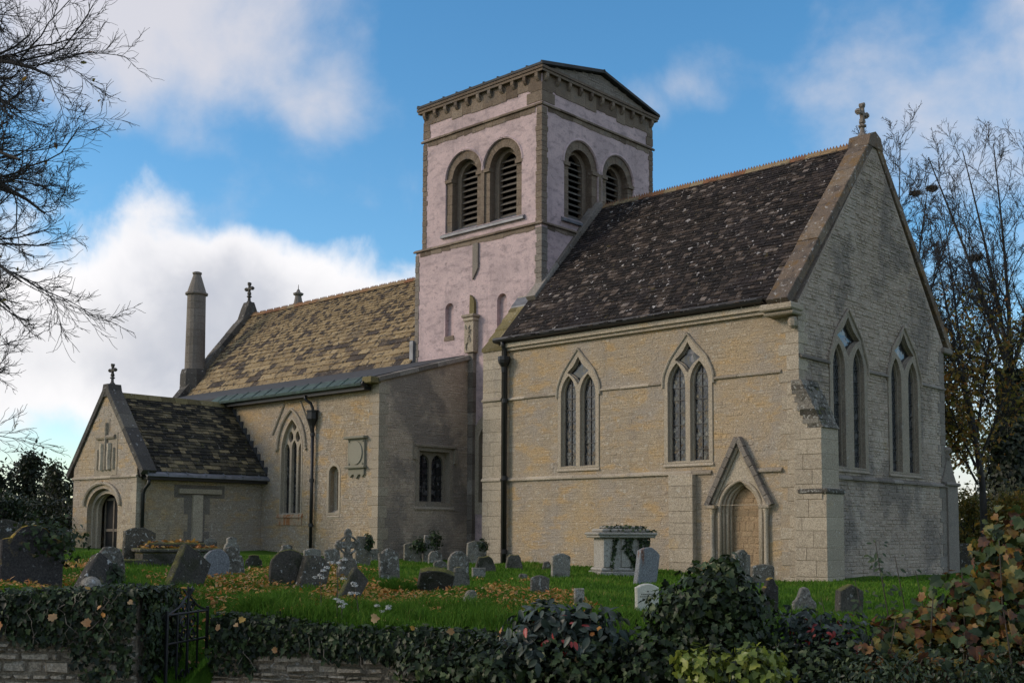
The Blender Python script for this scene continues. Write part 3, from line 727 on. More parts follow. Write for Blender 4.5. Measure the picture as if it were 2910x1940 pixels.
# buttress at the west end with stone-slated weathering
BT3 = empty('buttress', parent=CH)
prof = [(-.13,-.5),(1.32,-.5),(1.32,7.9),(1.0,7.42),(-.13,6.12)]
mb = MB(); mb.prism([prof], FE(-9.68), .0, .70, .5); part(mb, 'core', M_ASHLAR, BT3)
z = -.3
while z < 6.0:
    h = min(rng.uniform(.26,.42), 6.1-z); c = rng.uniform(.2,.5)
    for a, b in ((-9.69, -9.69+c), (-9.69+c, -8.97)):
        mb = MB(); mb.box(a+.003, b-.003, -.145-rng.uniform(0,.006), .4, z+.002, z+h-.002, rng.uniform(.45,.7), .008); part(mb, 'block', M_ASHLAR, BT3)
    z += h
for i in range(5):
    y0 = -.18+.27*i; z0 = 6.12+(y0+.13)*1.15
    mb = MB(); o = .07
    for a, b in ((-9.72, -9.72+.3+.1*(i % 2)), (-9.72+.3+.1*(i % 2), -8.93)):
        mb.prism([[(y0,z0-.03),(y0,z0+o),(y0+.34,z0+.36+o*.6),(y0+.34,z0+.30)]], lambda u, v, n: (a+n, u, v), .003, b-a-.003, rng.random())
    part(mb, 'weathering', M_GREENSTONE, BT3)
mb = MB(); mb.prism([[(1.0,7.40),(1.0,7.52),(1.45,8.02),(1.45,7.5)]], FE(-9.70), 0, .8, .5); part(mb, 'lead_flashing', M_LEAD, BT3)
for a, z in ((-9.72, 2.42), (-9.72, 4.64)): bars(FS(-.15), -9.70, -8.96, z, BT3, M_ASHLAR, .09, .05)
# eaves
mb = MB(); bar(mb, S0, -9.0, -.3, 6.0, .09, .10, .5, .1); bar(mb, S0, -9.0, -.3, 6.085, .14, .17, .7, .15); part(mb, 'cornice', M_ASHLAR)
mb = MB(); mb.tube([(-9.15,-.27,6.30),(-.70,-.27,6.30)], .075, 8); mb.box(-9.15, -.7, -.25, -.10, 6.22, 6.36); part(mb, 'gutter', M_IRON)
DP = empty('downpipe', parent=CH)
mb = MB(); mb.tube([(-8.86,-.25,6.28),(-8.86,-.20,6.12),(-8.86,-.13,5.98),(-8.86,-.13,.0)], .062, 9); part(mb, 'pipe', M_IRON, DP, smooth=True)
mb = MB(); mb.lathe([(.07,5.40),(.08,5.55),(.15,5.66),(.17,5.74),(.17,5.84)], -8.86, -.17, 8); part(mb, 'hopper', M_IRON, DP)
for z in (4.62, 2.5, .5):
    mb = MB(); mb.lathe([(.085,z-.06),(.085,z+.06)], -8.86, -.13, 9); part(mb, 'collar', M_IRON, DP)
# roof
SL = Vector((0, RY+.30, RZ-6.30)); SLL = SL.length; SU = SL.normalized(); SN = Vector((0, -SU.z, SU.y))
mb = MB(); mb.prism([[(-.28,6.26),(RY,RZ-.04),(WD+.28,6.26),(WD+.2,6.2),(-.2,6.2)]], FE(-9.0), 0, 8.56, .2); CR = part(mb, 'chancel_roof', M_TILE_C)
rows = []
while sum(rows) < SLL-.05: rows.append(.155-.045*sum(rows)/SLL)
emit(tiles((-8.62,-.33,6.29), (1,0,0), SU, SN, 8.10, rows, lambda i: (.12,.25), lambda i: .022, .018), 'tile', M_TILE_C, CR, 300, 'roof_tiles')
SU2 = Vector((0, -SU.y, SU.z)); SN2 = Vector((0, SU.z, SU.y))
emit(tiles((-8.62,WD+.33,6.29), (1,0,0), SU2, SN2, 7.96, [.3]*int(SLL/.3), lambda i: (.3,.5), lambda i: .022), 'tile', M_TILE_C, CR, 0, 'roof_tiles')
def ridge(x0, x1, y, z, parent, n, teeth=True, w=.13):
    L = (x1-x0)/n
    for i in range(n):
        a, b = x0+L*i+.004, x0+L*(i+1)-.004; mb = MB(); t = rng.random(); dz = rng.uniform(-.008,.008)
        mb.prism([[(y-w,z-w*1.05),(y-w*.2,z+dz),(y+w*.2,z+dz),(y+w,z-w*1.05),(y,z-.05)]], FE(a), 0, b-a, t)
        if teeth:
            k = a+.03
            while k < b-.05:
                mb.add([(k,y-.02,z-.01),(k+.07,y-.02,z-.01),(k+.07,y+.02,z-.01),(k,y+.02,z-.01),(k+.035,y,z+.075)], [(0,1,4),(1,2,4),(2,3,4),(3,0,4)], .1); k += .085
        mb.build('ridge_tile', M_RIDGE_O, parent)
ridge(-8.64, -.52, RY, RZ+.06, CR, 18)
def coping(x0, x1, pts, parent, mat, th=.17, n=8, drop=.0, name='coping_stone'):
    """stones laid up a gable from pts[0] to pts[1] in (y, z)"""
    (ya, za), (yb, zb) = pts; L = math.hypot(yb-ya, zb-za); dy, dz = (yb-ya)/L, (zb-za)/L
    ny, nz = -dz, dy
    if nz < 0: ny, nz = -ny, -nz
    for i in range(n):
        a, b = L*i/n+.004, L*(i+1)/n-.004; j = rng.uniform(-.01,.012)
        q = lambda t, o: (ya+dy*t+ny*o, za+dz*t+nz*o)
        mb = MB(); mb.slab([q(a,-.05), q(b,-.05), q(b,th+j), q(a,th+j)], FE(x0), 0, x1-x0, rng.random(), .015); mb.build(name, mat, parent)
coping(-.50, .04, ((-.42,6.10),(RY,RZ+.02)), CR, M_COPING, .17, 9)
coping(-.50, .04, ((WD+.42,6.10),(RY,RZ+.02)), CR, M_COPING, .17, 9)
coping(-9.02, -8.66, ((1.0,7.55),(RY,RZ+.02)), CR, M_GREYSTONE, .20, 6)
mb = MB(); mb.box(-.70, .09, -.46, .1, 5.98, 6.14, .5, .03); mb.box(-.66, .07, -.36, .1, 5.88, 5.985, .3, .03); part(mb, 'kneeler', M_ASHLAR, CR)
mb = MB(); mb.lathe([(.03,5.58),(.10,5.64),(.12,5.74),(.08,5.84)], -.06, -.12, 8, .4); part(mb, 'carved_head', M_ASHLAR, CR)
mb = MB(); mb.box(-.70, .09, WD-.1, WD+.46, 5.98, 6.14, .5, .03); part(mb, 'kneeler', M_GREYSTONE, CR)
def finial(x, y, z0, s, parent, mat, axis='y', pad=True):
    """weathered foliate cross on a stem"""
    FC = empty('cross_finial', parent=parent)
    ax = (lambda a, b: (x, y+a, b)) if axis == 'y' else (lambda a, b: (x+a, y, b))
    mb = MB(); mb.lathe([(.24*s,z0-.12*s),(.20*s,z0+.1*s),(.11*s,z0+.2*s),(.09*s,z0+.42*s),(.17*s,z0+.46*s),(.17*s,z0+.52*s),(.08*s,z0+.56*s),(.07*s,z0+.75*s)], x, y, 8, .4); part(mb, 'stem', mat, FC)
    c = z0+1.02*s; a = .30*s
    P = (lambda u, v, n: (x+n, y+u, v)) if axis == 'y' else (lambda u, v, n: (x+u, y-n, v))
    o = []
    for k in range(4):
        q = math.pi/2*k
        for (r_, t) in ((.10, -.42), (.22, -.22), (.30, -.42), (.40, -.30), (.36, -.12), (.46, 0), (.36, .12), (.40, .30), (.30, .42), (.22, .22)):
            an = q+t; o.append((math.sin(an)*r_*s*(1.0), c+math.cos(an)*r_*s*rng.uniform(.92,1.06)))
    mb = MB(); mb.prism([o], P, -.075*s, .075*s, .4); part(mb, 'cross_head', mat, FC)
    mb = MB()
    for k in range(4):
        q = math.pi/2*k; u, v = math.sin(q)*.36*s, c+math.cos(q)*.36*s
        mb.tube([P(u, v, -.11*s), P(u, v, .11*s)], .085*s, 6, .5)
    part(mb, 'leaf_boss', mat, FC)
finial(-.30, RY, 11.06, .62, CH, M_GREYSTONE)
mb = MB(); mb.prism([[(RY-.42,10.72),(RY-.3,11.02),(RY,11.14),(RY+.3,11.02),(RY+.42,10.72)]], FE(-.515), 0, .568, .5); part(mb, 'apex_stone', M_COPING)

# ------------------------------------------------------------------ tower
TX0, TX1, TY0, TY1 = -14.12, -8.78, 1.28, 6.78
BX0, BX1, BY0, BY1 = -13.86, -8.82, 1.32, 6.72
S1, E1, SB, EB = FS(TY0), FE(TX1), FS(BY0), FE(BX1)
n1 = opening(-12.56, .19, 7.0, 7.86, .19); n2 = opening(-10.33, .20, 6.75, 7.84, .20)
lan = opening(-10.93, .36, 1.85, 3.72, .58)
mb = MB(); mb.prism([[(TX0,-.5),(TX1-.003,-.5),(TX1-.003,9.88),(TX0,9.88)], n1, n2, lan], S1, -.7, 0, .5); TW = part(mb, 'tower_wall', M_PINK)
mb = MB(); mb.prism([[(TY0+.003,4.5),(TY1,4.5),(TY1,9.88),(TY0+.003,9.88)]], E1, -.7, 0, .5); part(mb, 'tower_wall', M_PINK)
mb = MB(); mb.box(TX0+.003, TX1-.71, TY1-.7, TY1-.003, -.5, 9.88); mb.box(TX0+.002, TX0+.7, TY0+.71, TY1-.71, -.5, 9.88); part(mb, 'tower_wall', M_PINK)
for n in (n1, n2):
    mb = MB(); mb.prism([n], S1, -.30, -.14, .4); part(mb, 'blocked_niche', M_PINK)
mb = MB(); mb.prism([[(-12.78,6.88),(-12.34,6.88),(-12.36,7.02),(-12.76,7.02)]], S1, -.1, .02, .5); part(mb, 'niche_sill', M_TOWERSTONE)
wlan = empty('window', parent=CH)
mb = MB(); mb.prism([opening(-10.93,.56,1.55,3.72,.80), opening(-10.93,.30,1.90,3.70,.50)], S1, -.12, .02, .5); part(mb, 'frame', M_ASHLAR, wlan)
glazing(S1, opening(-10.93,.30,1.90,3.70,.50), -.16, wlan)
ARCHES = []
def belfry(P, centers, wallspan, parent):
    hs = []
    for c in centers: hs.append(opening(c, .80, 10.28, 11.94, .81, 10))
    lo, hi = wallspan
    mb = MB(); mb.prism([[(lo,9.86),(hi,9.86),(hi,14.42),(lo,14.42)]]+hs, P, -.16, 0, .5); part(mb, 'tower_wall', M_PINK)
    a, b = centers[0]-1.0, centers[1]+1.0
    W_ = empty('window', parent=CH)
    mb = MB(); mb.prism([[(a,10.1),(b,10.1),(b,12.9),(a,12.9)]]+[opening(c, .56, 10.3, 11.94, .58) for c in centers], P, -.28, -.165, .4); part(mb, 'inner_order', M_TOWERSTONE, W_)
    mb = MB(); mb.prism([[(a,10.1),(b,10.1),(b,12.9),(a,12.9)]]+[opening(c, .38, 10.42, 11.94, .46) for c in centers], P, -.46, -.285, .65); part(mb, 'inner_order', M_TOWERSTONE, W_)
    mb = MB(); mb.prism([[(a,10.1),(b,10.1),(b,12.9),(a,12.9)]], P, -1.30, -1.25, .0); part(mb, 'dark_backing', M_DARKIN, W_)  # near-black sheet stands in for the shade inside the belfry
    for c in centers:
        # voussoirs and jamb blocks of the outer order
        n = 13
        for i in range(n):
            t0, t1 = math.pi*i/n+.004, math.pi*(i+1)/n-.004
            q = [(c-math.cos(t)*r_, 11.94+math.sin(t)*r_) for r_, t in ((.80,t0),(.80,(t0+t1)/2),(.80,t1),(.55,t1),(.55,(t0+t1)/2),(.55,t0))]
            mb = MB(); mb.prism([q], P, -.17, -.045-rng.uniform(0,.008), rng.uniform(.3,.7)); part(mb, 'voussoir', M_TOWERSTONE, W_)
        for s in (-1, 1):
            z = 10.30
            while z < 11.86:
                h = min(rng.uniform(.2,.32), 11.92-z); u0, u1 = sorted((c+s*.55, c+s*.81))
                mb = MB(); mb.prism([[(u0,z+.004),(u1,z+.004),(u1,z+h-.004),(u0,z+h-.004)]], P, -.17, -.045-rng.uniform(0,.008), rng.uniform(.3,.7)); part(mb, 'jamb_block', M_TOWERSTONE, W_); z += h
            u0, u1 = sorted((c+s*.53, c+s*.825))
            mb = MB(); mb.prism([[(u0,11.86),(u1,11.86),(u1,11.97),(u0,11.97)]], P, -.20, .01, .5); part(mb, 'capital', M_TOWERSTONE, W_)
        pth = [(c-.80-.03, 10.3)]+arch(c, .83, 11.94, .84, 12)+[(c+.83, 10.3)]
        # chamfer lip round the limewash edge
        mb = MB(); mb.tube([P(u, v, -.012) for u, v in pth[1:-1]], .045, 5, .5); part(mb, 'arch_lip', M_PINK, W_)
        for k in range(11):
            v = 10.46+.185*k; dv = v+.07-11.94
            hw = .38 if dv <= 0 else .38*math.sqrt(max(.0, 1-(dv/.46)**2))
            if hw < .12: continue
            vs = []
            for u in (c-hw-.02, c+hw+.02):
                for (n_, z) in ((-.33, v), (-.33, v+.035), (-.60, v+.20), (-.60, v+.165)): vs.append(P(u, z, n_))
            mb = MB(); mb.add(vs, [(0,1,5,4),(1,2,6,5),(2,3,7,6),(3,0,4,7),(0,3,2,1),(4,5,6,7)], rng.random()); part(mb, 'louvre', M_LOUVRE, W_)
    cm = sum(centers)/2; mb = MB(); z = 10.30
    while z < 11.9:
        h = min(rng.uniform(.2,.3), 11.95-z); mb.prism([[(cm-.075,z+.003),(cm+.075,z+.003),(cm+.075,z+h-.003),(cm-.075,z+h-.003)]], P, -.15, .004, rng.uniform(.3,.7)); z += h
    part(mb, 'centre_column', M_TOWERSTONE, W_)
    mb = MB(); vs = []
    for u in (a+.06, b-.06):
        for (n_, z) in ((-.25, 10.42), (.10, 10.20), (.10, 10.13), (-.25, 10.13)): vs.append(P(u, z, n_))
    mb.add(vs, [(0,1,5,4),(1,2,6,5),(2,3,7,6),(0,4,7,3),(0,3,2,1),(4,5,6,7)]); part(mb, 'sill', M_LEAD, W_)
belfry(SB, (-12.03, -10.40), (BX0, BX1-.003), CH)
belfry(EB, (3.12, 4.92), (BY0+.003, BY1), CH)
mb = MB(); mb.box(BX0+.003, BX1-.2, BY1-.3, BY1-.003, 9.88, 14.4); mb.box(BX0+.002, BX0+.3, BY0+.2, BY1-.31, 9.88, 14.4); mb.box(BX0+.4, BX1-.6, BY0+.6, BY1-.4, 9.6, 9.86); part(mb, 'tower_wall', M_PINK)
quoins(TW, TX1, TY0, 7.0, 9.78, M_GREYSTONE, 1, -1, l1=(.23,.20), l2=(.25,.22), h=(.14,.24), proud=.016)
quoins(TW, TX0, TY0, 5.4, 9.78, M_GREYSTONE, -1, -1, l1=(.17,.15), l2=(.3,.3), h=(.14,.24), proud=.016)
quoins(TW, BX1, BY0, 9.95, 13.34, M_TOWERSTONE, 1, -1, l1=(.22,.205), l2=(.25,.235), h=(.13,.22), proud=.014)
quoins(TW, BX0, BY0, 9.95, 13.34, M_TOWERSTONE, -1, -1, l1=(.19,.16), l2=(.3,.3), h=(.13,.22), proud=.016)
quoins(TW, BX1, BY1, 9.95, 13.34, M_TOWERSTONE, 1, 1, l1=(.3,.3), l2=(.20,.17), h=(.13,.22), proud=.016)
quoins(TW, BX1, BY0, 13.50, 14.06, M_TOWERSTONE, 1, -1, l1=(.55,.45), l2=(.6,.5), proud=.018)
quoins(TW, BX0, BY0, 13.50, 14.06, M_TOWERSTONE, -1, -1, l1=(.34,.28), l2=(.3,.3), proud=.018)
quoins(TW, BX1, BY1, 13.50, 14.06, M_TOWERSTONE, 1, 1, l1=(.3,.3), l2=(.36,.26), proud=.018)
for z, h, pr, d in ((9.86,.09,.07,0), (13.38,.10,.07,0)):
    X0, X1, Y0, Y1 = (TX0, TX1, TY0, TY1) if z < 10 else (BX0, BX1, BY0, BY1)
    bars(FS(Y0), X0-pr, X1+pr-.001, z, CH, M_TOWERSTONE, h, pr); bars(FE(X1), Y0-pr+.002, Y1+pr, z, CH, M_TOWERSTONE, h, pr)
# plain stone bands just beneath the strings
for P, a, b, z0, z1 in ((S1, TX0+.2, TX1-.25, 9.72, 9.85), (SB, BX0+.2, BX1-.25, 13.22, 13.37), (EB, BY0+.26, BY1-.2, 13.24, 13.37), (E1, TY0+.26, TY1-.2, 9.74, 9.85)):
    u = a; mb = MB()
    while u < b-.05:
        L = min(rng.uniform(.3,.6), b-u); mb.prism([[(u+.003,z0+rng.uniform(-.03,.03)),(u+L-.003,z0+rng.uniform(-.03,.03)),(u+L-.003,z1),(u+.003,z1)]], P, -.02, .016, rng.random()); u += L
    part(mb, 'stone_band', M_TOWERSTONE)
for P, a, b in ((SB, BX0+.02, BX1-.02), (EB, BY0+.02, BY1-.02)):
    u = a
    while u < b-.05:
        L = min(rng.uniform(.35,.7), b-u)
        mb = MB(); zl = 13.86+rng.uniform(-.05,.08); mb.prism([[(u+.003,zl+rng.uniform(-.02,.02)),(u+L-.003,zl+rng.uniform(-.02,.02)),(u+L-.003,14.40),(u+.003,14.40)]], P, -.02, .021, rng.random()); mb.build('frieze_block', M_TOWERSTONE, TW); u += L
    n = 11 if P is SB else 11
    for i in range(n):
        u = a+.10+(b-a-.2)*i/(n-1)
        mb = MB(); sec = [(0,14.12),(.04,14.10),(.09,14.15),(.13,14.22),(.13,14.33),(0,14.33)]; w = .058
        k = len(sec); vs = [P(u-w, z, q) for q, z in sec]+[P(u+w, z, q) for q, z in sec]
        mb.add(vs, [tuple(range(k)), tuple(range(2*k-1, k-1, -1))]+[(j, (j+1) % k, k+(j+1) % k, k+j) for j in range(k)], rng.random()); mb.build('corbel', M_TOWERSTONE, TW)
for P, a, b in ((SB, BX0-.22, BX1+.22), (EB, BY0-.218, BY1+.22)):
    mb = MB(); bar(mb, P, a+.083, b-.084, 14.33, .08, .14, .4, .05); bar(mb, P, a+.053, b-.054, 14.413, .08, .17, .2, .05); part(mb, 'corbel_table', M_TOWERSTONE)
mb = MB(); mb.prism([[(BY0-.05,14.50),(BY1+.05,14.50),(4.03,15.06)]], FE(BX1+.02), -.3, 0, .4); PD = part(mb, 'pediment', M_GREYSTONE)
for vs, fs, t in rubble(FE(BX1+.02), BY0, BY1, 14.56, 15.0, (), lambda v: (BY0-.1+(v-14.48)/.58*2.78, BY1+.1-(v-14.48)/.58*2.78), rowh=(.07,.10), ln=(.2,.45), proud=(.004,.012)):
    mb = MB(); mb.add(vs, fs, t); mb.build('stone', M_GREYSTONE, PD)
TR = empty('tower_roof', parent=CH)
for s in (-1, 1):
    ye = 4.03+s*2.90; mb = MB()
    mb.prism([[(ye,14.50),(4.03,15.10),(4.03,15.17),(ye,14.57)]], FE(BX0-.15), 0, BX1-BX0+.33, .5); part(mb, 'lead_sheet', M_LEADDARK, TR)
    for i in range(10):
        x = BX0-.11+i*(BX1-BX0+.25)/9
        mb = MB(); mb.tube([(x,ye,14.58),(x,4.03,15.18)], .03, 6); part(mb, 'lead_roll', M_LEADDARK, TR)
mb = MB(); mb.tube([(BX0-.15,4.03,15.17),(BX1+.18,4.03,15.17)], .045, 6); part(mb, 'ridge_roll', M_LEADDARK, TR)
mb = MB(); mb.box(BX0-.1, BX1+.1, BY0-.1, BY1+.1, 14.47, 14.505); part(mb, 'ceiling', M_LEADDARK, TR)
# stair pilaster and eroded carved panel on the south face
mb = MB(); mb.prism([[(-11.52,9.72),(-11.30,9.72),(-11.30,8.95),(-11.52,8.62)]], S1, -.02, .06, .5); part(mb, 'pilaster', M_GREYSTONE)
mb = MB(); mb.prism([[(-11.60,7.5),(-11.40,7.5),(-11.40,7.92),(-11.46,8.06),(-11.58,8.16)]], S1, -.02, .10, .3); part(mb, 'panel_gablet', M_GREENSTONE)
mb = MB(); mb.box(-11.74, -11.24, TY0-.30, TY0+.02, 7.44, 7.53, .2, .02); mb.box(-11.70, -11.28, TY0-.26, TY0+.02, 7.33, 7.44, .6, .02); part(mb, 'panel_cap', M_ASHLAR)
mb = MB(); mb.box(-11.68, -11.30, TY0-.22, TY0+.02, 6.38, 7.33, .45, .02); CP = part(mb, 'carved_panel', M_ASHLAR)
for i in range(9):
    u = -11.64+rng.uniform(0,.28); z = 6.45+rng.uniform(0,.75); mb = MB()
    mb.tube([(u,TY0-.225,z),(u+rng.uniform(-.04,.04),TY0-.245,z+rng.uniform(.06,.12)),(u+rng.uniform(-.06,.06),TY0-.225,z+rng.uniform(.12,.22))], .022, 5, rng.random()); mb.build('worn_carving', M_ASHLAR, CP)
mb = MB(); z = -.2
while z < 6.35:
    h = min(rng.uniform(.3,.5), 6.37-z); mb.box(-11.60, -11.38, TY0-.14, TY0+.02, z+.003, z+h-.003, rng.random(), .008); z += h
part(mb, 'pilaster', M_GREYSTONE)

# ------------------------------------------------------------------ nave and south aisle
NY, NX = -2.3, -11.6
SNV, ENV = FS(NY), FE(NX)
wc = -15.63
win_out = opening(wc, .56, 1.50, 3.40, 1.05)
lan_out = opening(-13.56, .25, 1.56, 2.68, .25)
sq_out = [(-.80,1.84),(.44,1.84),(.44,3.36),(-.80,3.36)]
mb = MB(); mb.prism([[(-27.4,-.4),(NX-.003,-.4),(NX-.003,5.22),(-27.4,5.22)], win_out, lan_out], SNV, -.5, 0, .4); NW = part(mb, 'nave_wall', M_WALL)
mb = MB(); mb.prism([[(NY+.003,-.4),(TY0-.01,-.4),(TY0-.01,6.26),(NY+.003,5.20)], sq_out], ENV, -.5, 0, .4); AW = part(mb, 'aisle_wall', M_DARKWALL)
plq = [(-12.96,2.5),(-12.05,2.5),(-12.05,3.75),(-12.96,3.75)]
emit(rubble(SNV, -17.13, NX-.4, -.0, 5.1, [opening(wc,.66,1.4,3.4,1.15), opening(-13.56,.33,1.48,2.68,.33), plq], None, rowh=(.05,.085), ln=(.09,.28), proud=(.001,.011)), 'stone', M_WALL, NW, 300, 'wall_stones')
emit(rubble(ENV, NY, TY0-.02, -.1, 6.1, [[(-.95,1.7),(.55,1.7),(.55,3.5),(-.95,3.5)]], lambda v: (NY+.28+max(0,(v-5.1)*3.4), TY0-.12), rowh=(.05,.09), ln=(.09,.30), proud=(.001,.011)), 'stone', M_DARKWALL, AW, 300, 'wall_stones')
quoins(NW, NX, NY, -.1, 5.15, M_ASHLAR, 1, -1, l1=(.42,.26), l2=(.22,.34), proud=.012)
# three-light window
w = empty('window', parent=CH)
def dia(cu, cv, hw, hh): return [(cu+hw*math.cos(t)*abs(math.cos(t))**.35, cv+hh*math.sin(t)*abs(math.sin(t))**.0) for t in [2*math.pi*i/12 for i in range(12)]]
lights = [opening(wc+o, .125, 1.56, 3.42 if o else 3.50, .25, 5) for o in (-.345, 0, .345)]
eyes = [dia(wc-.175, 3.86, .12, .17), dia(wc+.175, 3.86, .12, .17), dia(wc, 4.20, .105, .16)]
mb = MB(); mb.prism([win_out, opening(wc,.50,1.55,3.40,.98)], SNV, -.14, .012, .6); part(mb, 'frame', M_ASHLAR, w)
mb = MB(); mb.prism([opening(wc,.52,1.53,3.40,1.0)]+lights+eyes, SNV, -.24, -.10, .6); part(mb, 'tracery', M_ASHLAR, w)
for p in lights: glazing(SNV, p, -.20, w, leads=False, bars_v=.33, vert=False)
for p in eyes:
    mb = MB(); mb.prism([p], SNV, -.21, -.20); part(mb, 'pane', M_GLASS, w)
mb = MB(); mb.tube([SNV(u, v, .03) for u, v in [(wc-.76,3.44),(wc-.70,3.50)]+arch(wc,.70,3.50,1.18,8)[1:-1]+[(wc+.70,3.50),(wc+.76,3.44)]], .045, 6, .5); part(mb, 'hood_mould', M_ASHLAR, w)
mb = MB(); bar(mb, SNV, wc-.62, wc+.62, 1.42, .12, .06, .7, .8); bar(mb, SNV, wc-.60, wc+.60, 1.20, .22, .03, .7, .05); part(mb, 'sill', M_RUSTSILL, w)
# drip strips of a vanished steeper roof
for a, b in (((-16.60,3.95),(-16.02,4.86)), ((-14.66,3.95),(-15.20,4.90))):
    mb = MB(); mb.tube([SNV(*a,.02), SNV(*b,.02)], .035, 5, .3); part(mb, 'drip_strip', M_ASHLAR)
w = empty('window', parent=CH)
mb = MB(); mb.prism([opening(-13.56,.31,1.50,2.68,.31), opening(-13.56,.22,1.56,2.68,.22)], SNV, -.06, .012, .5); part(mb, 'frame', M_ASHLAR, w)
mb = MB(); mb.prism([opening(-13.56,.26,1.52,2.68,.26), opening(-13.53,.13,1.62,2.66,.14)], SNV, -.30, -.20, .6); part(mb, 'inner_frame', M_ASHLAR, w)
glazing(SNV, opening(-13.53,.13,1.62,2.66,.14), -.26, w, leads=False, bars_v=.16)
mb = MB(); mb.add([SNV(u,v,n) for u,v,n in ((-13.84,1.44,.03),(-13.28,1.44,.03),(-13.36,1.64,-.2),(-13.76,1.64,-.2),(-13.84,1.38,0),(-13.28,1.38,0))], [(0,1,2,3),(0,4,5,1)], .8); part(mb, 'sill', M_ASHLAR, w)
# square-headed window in the stained east wall of the aisle
w = empty('window', parent=CH)
mb = MB(); mb.prism([[(-.92,1.74),(.54,1.74),(.54,3.46),(-.92,3.46)], [(-.78,1.86),(.42,1.86),(.42,3.34),(-.78,3.34)]], ENV, -.20, .014, .5); part(mb, 'frame', M_GABLETRIM, w)
l2 = [opening(c, .24, 1.90, 2.96, .30, 6) for c in (-.46, .10)]
mb = MB(); mb.prism([[(-.79,1.85),(.43,1.85),(.43,3.35),(-.79,3.35)]]+l2, ENV, -.30, -.18, .35); part(mb, 'tracery', M_GABLETRIM, w)
for p in l2: glazing(ENV, p, -.26, w, leads=False, bars_v=.2)
mb = MB(); bar(mb, ENV, -1.02, .66, 3.46, .10, .10, .4, .4); bar(mb, ENV, .56, .68, 3.02, .46, .09, .5, .1); bar(mb, ENV, -1.04, -.92, 3.08, .40, .08, .5, .1); part(mb, 'hood_mould', M_GABLETRIM, w)
mb = MB(); bar(mb, ENV, -.98, .60, 1.66, .10, .05, .5, .7); part(mb, 'sill', M_ASHLAR, w)
# memorial tablet with oval
PQ = empty('wall_tablet', parent=CH)
M_TAB = stone_mat('grey_green_tablet', [(0,(.22,.205,.155)),(1,(.29,.27,.21))], .15, 4, bump=.1, fine=.08)
mb = MB(); mb.prism([[(-12.86,2.86),(-12.14,2.86),(-12.14,3.62),(-12.86,3.62)]], SNV, -.02, .07, .5); part(mb, 'tablet', M_TAB, PQ)
mb = MB(); mb.prism([[(-12.50+.29*math.cos(t),3.23+.33*math.sin(t)) for t in [2*math.pi*i/28 for i in range(28)]]], SNV, .06, .10, .9); part(mb, 'oval', M_TAB, PQ)
mb = MB(); mb.box(-12.94, -12.06, NY-.17, NY+.01, 3.62, 3.70, .2, .015); part(mb, 'cornice', M_TAB, PQ)
mb = MB(); mb.box(-12.92, -12.08, NY-.14, NY+.01, 2.79, 2.86, .2, .015); part(mb, 'ledge', M_TAB, PQ)
ap = [(-12.84,2.79),(-12.84,2.62),(-12.76,2.54),(-12.68,2.62),(-12.60,2.62),(-12.50,2.50),(-12.40,2.62),(-12.32,2.62),(-12.24,2.54),(-12.16,2.62),(-12.16,2.79)]
mb = MB(); mb.prism([ap], SNV, -.02, .06, .4); part(mb, 'apron', M_TAB, PQ)
for u in (-12.80,-12.20):
    for v in (2.92, 3.56):
        mb = MB(); mb.tube([SNV(u,v,.06), SNV(u,v,.095)], .03, 8, .2); part(mb, 'boss', M_TAB, PQ)
# lean-to aisle roof, copper gutter
mb = MB(); mb.prism([[(NY-.15,5.23),(TY0-.02,6.28),(TY0-.02,6.36),(NY-.15,5.31)]], FE(-27.4), 0, 15.55, .5); part(mb, 'aisle_roof', M_LEADDARK)
coping(NX-.30, NX+.10, ((NY-.06,5.22),(TY0+.0,6.26)), CH, M_GREYSTONE, .09, 5)
CG = empty('copper_gutter', parent=CH)
x = -19.62
while x < -11.96:
    x1 = min(x+.62, -11.93); mb = MB()
    mb.prism([[(-2.70,5.06),(-2.72,5.13),(-2.36,5.36),(-2.30,5.36),(-2.30,5.30),(-2.44,5.12),(-2.46,5.04)]], FE(x+.004), 0, x1-x-.008, .5)
    mb.tube([(x1-.02,-2.71,5.135),(x1-.10,-2.36,5.365)], .022, 5); part(mb, 'copper_sheet', M_COPPER, CG); x = x1
mb = MB(); mb.box(-19.6, -11.95, -2.56, -2.30, 4.96, 5.05); part(mb, 'fascia', M_IRON, CG)
mb = MB(); mb.tube([(-11.95,-2.62,5.10),(-11.86,-2.62,5.10)], .09, 8); part(mb, 'end_cap', M_IRON, CG)
mb = MB(); mb.box(NX-.34, NX+.03, NY-.34, NY+.02, 5.12, 5.30, .4, .02); part(mb, 'kneeler', M_GREENSTONE)
DP = empty('downpipe', parent=CH)
mb = MB(); mb.tube([(-14.62,-2.58,5.0),(-14.62,-2.58,4.88),(-14.50,-2.46,4.76),(-14.46,-2.42,4.62),(-14.46,-2.42,4.4)], .045, 8); mb.tube([(-14.46,-2.41,4.2),(-14.46,-2.41,.25)], .05, 8); part(mb, 'pipe', M_IRON, DP, smooth=True)
mb = MB(); mb.lathe([(.05,3.92),(.08,4.10),(.12,4.22),(.16,4.30),(.16,4.50),(.18,4.52),(.18,4.56)], -14.46, -2.43, 8); part(mb, 'hopper', M_IRON, DP)
for z in (3.85, 2.5, 1.2):
    mb = MB(); mb.lathe([(.07,z-.05),(.07,z+.05)], -14.46, -2.41, 8); part(mb, 'collar', M_IRON, DP)
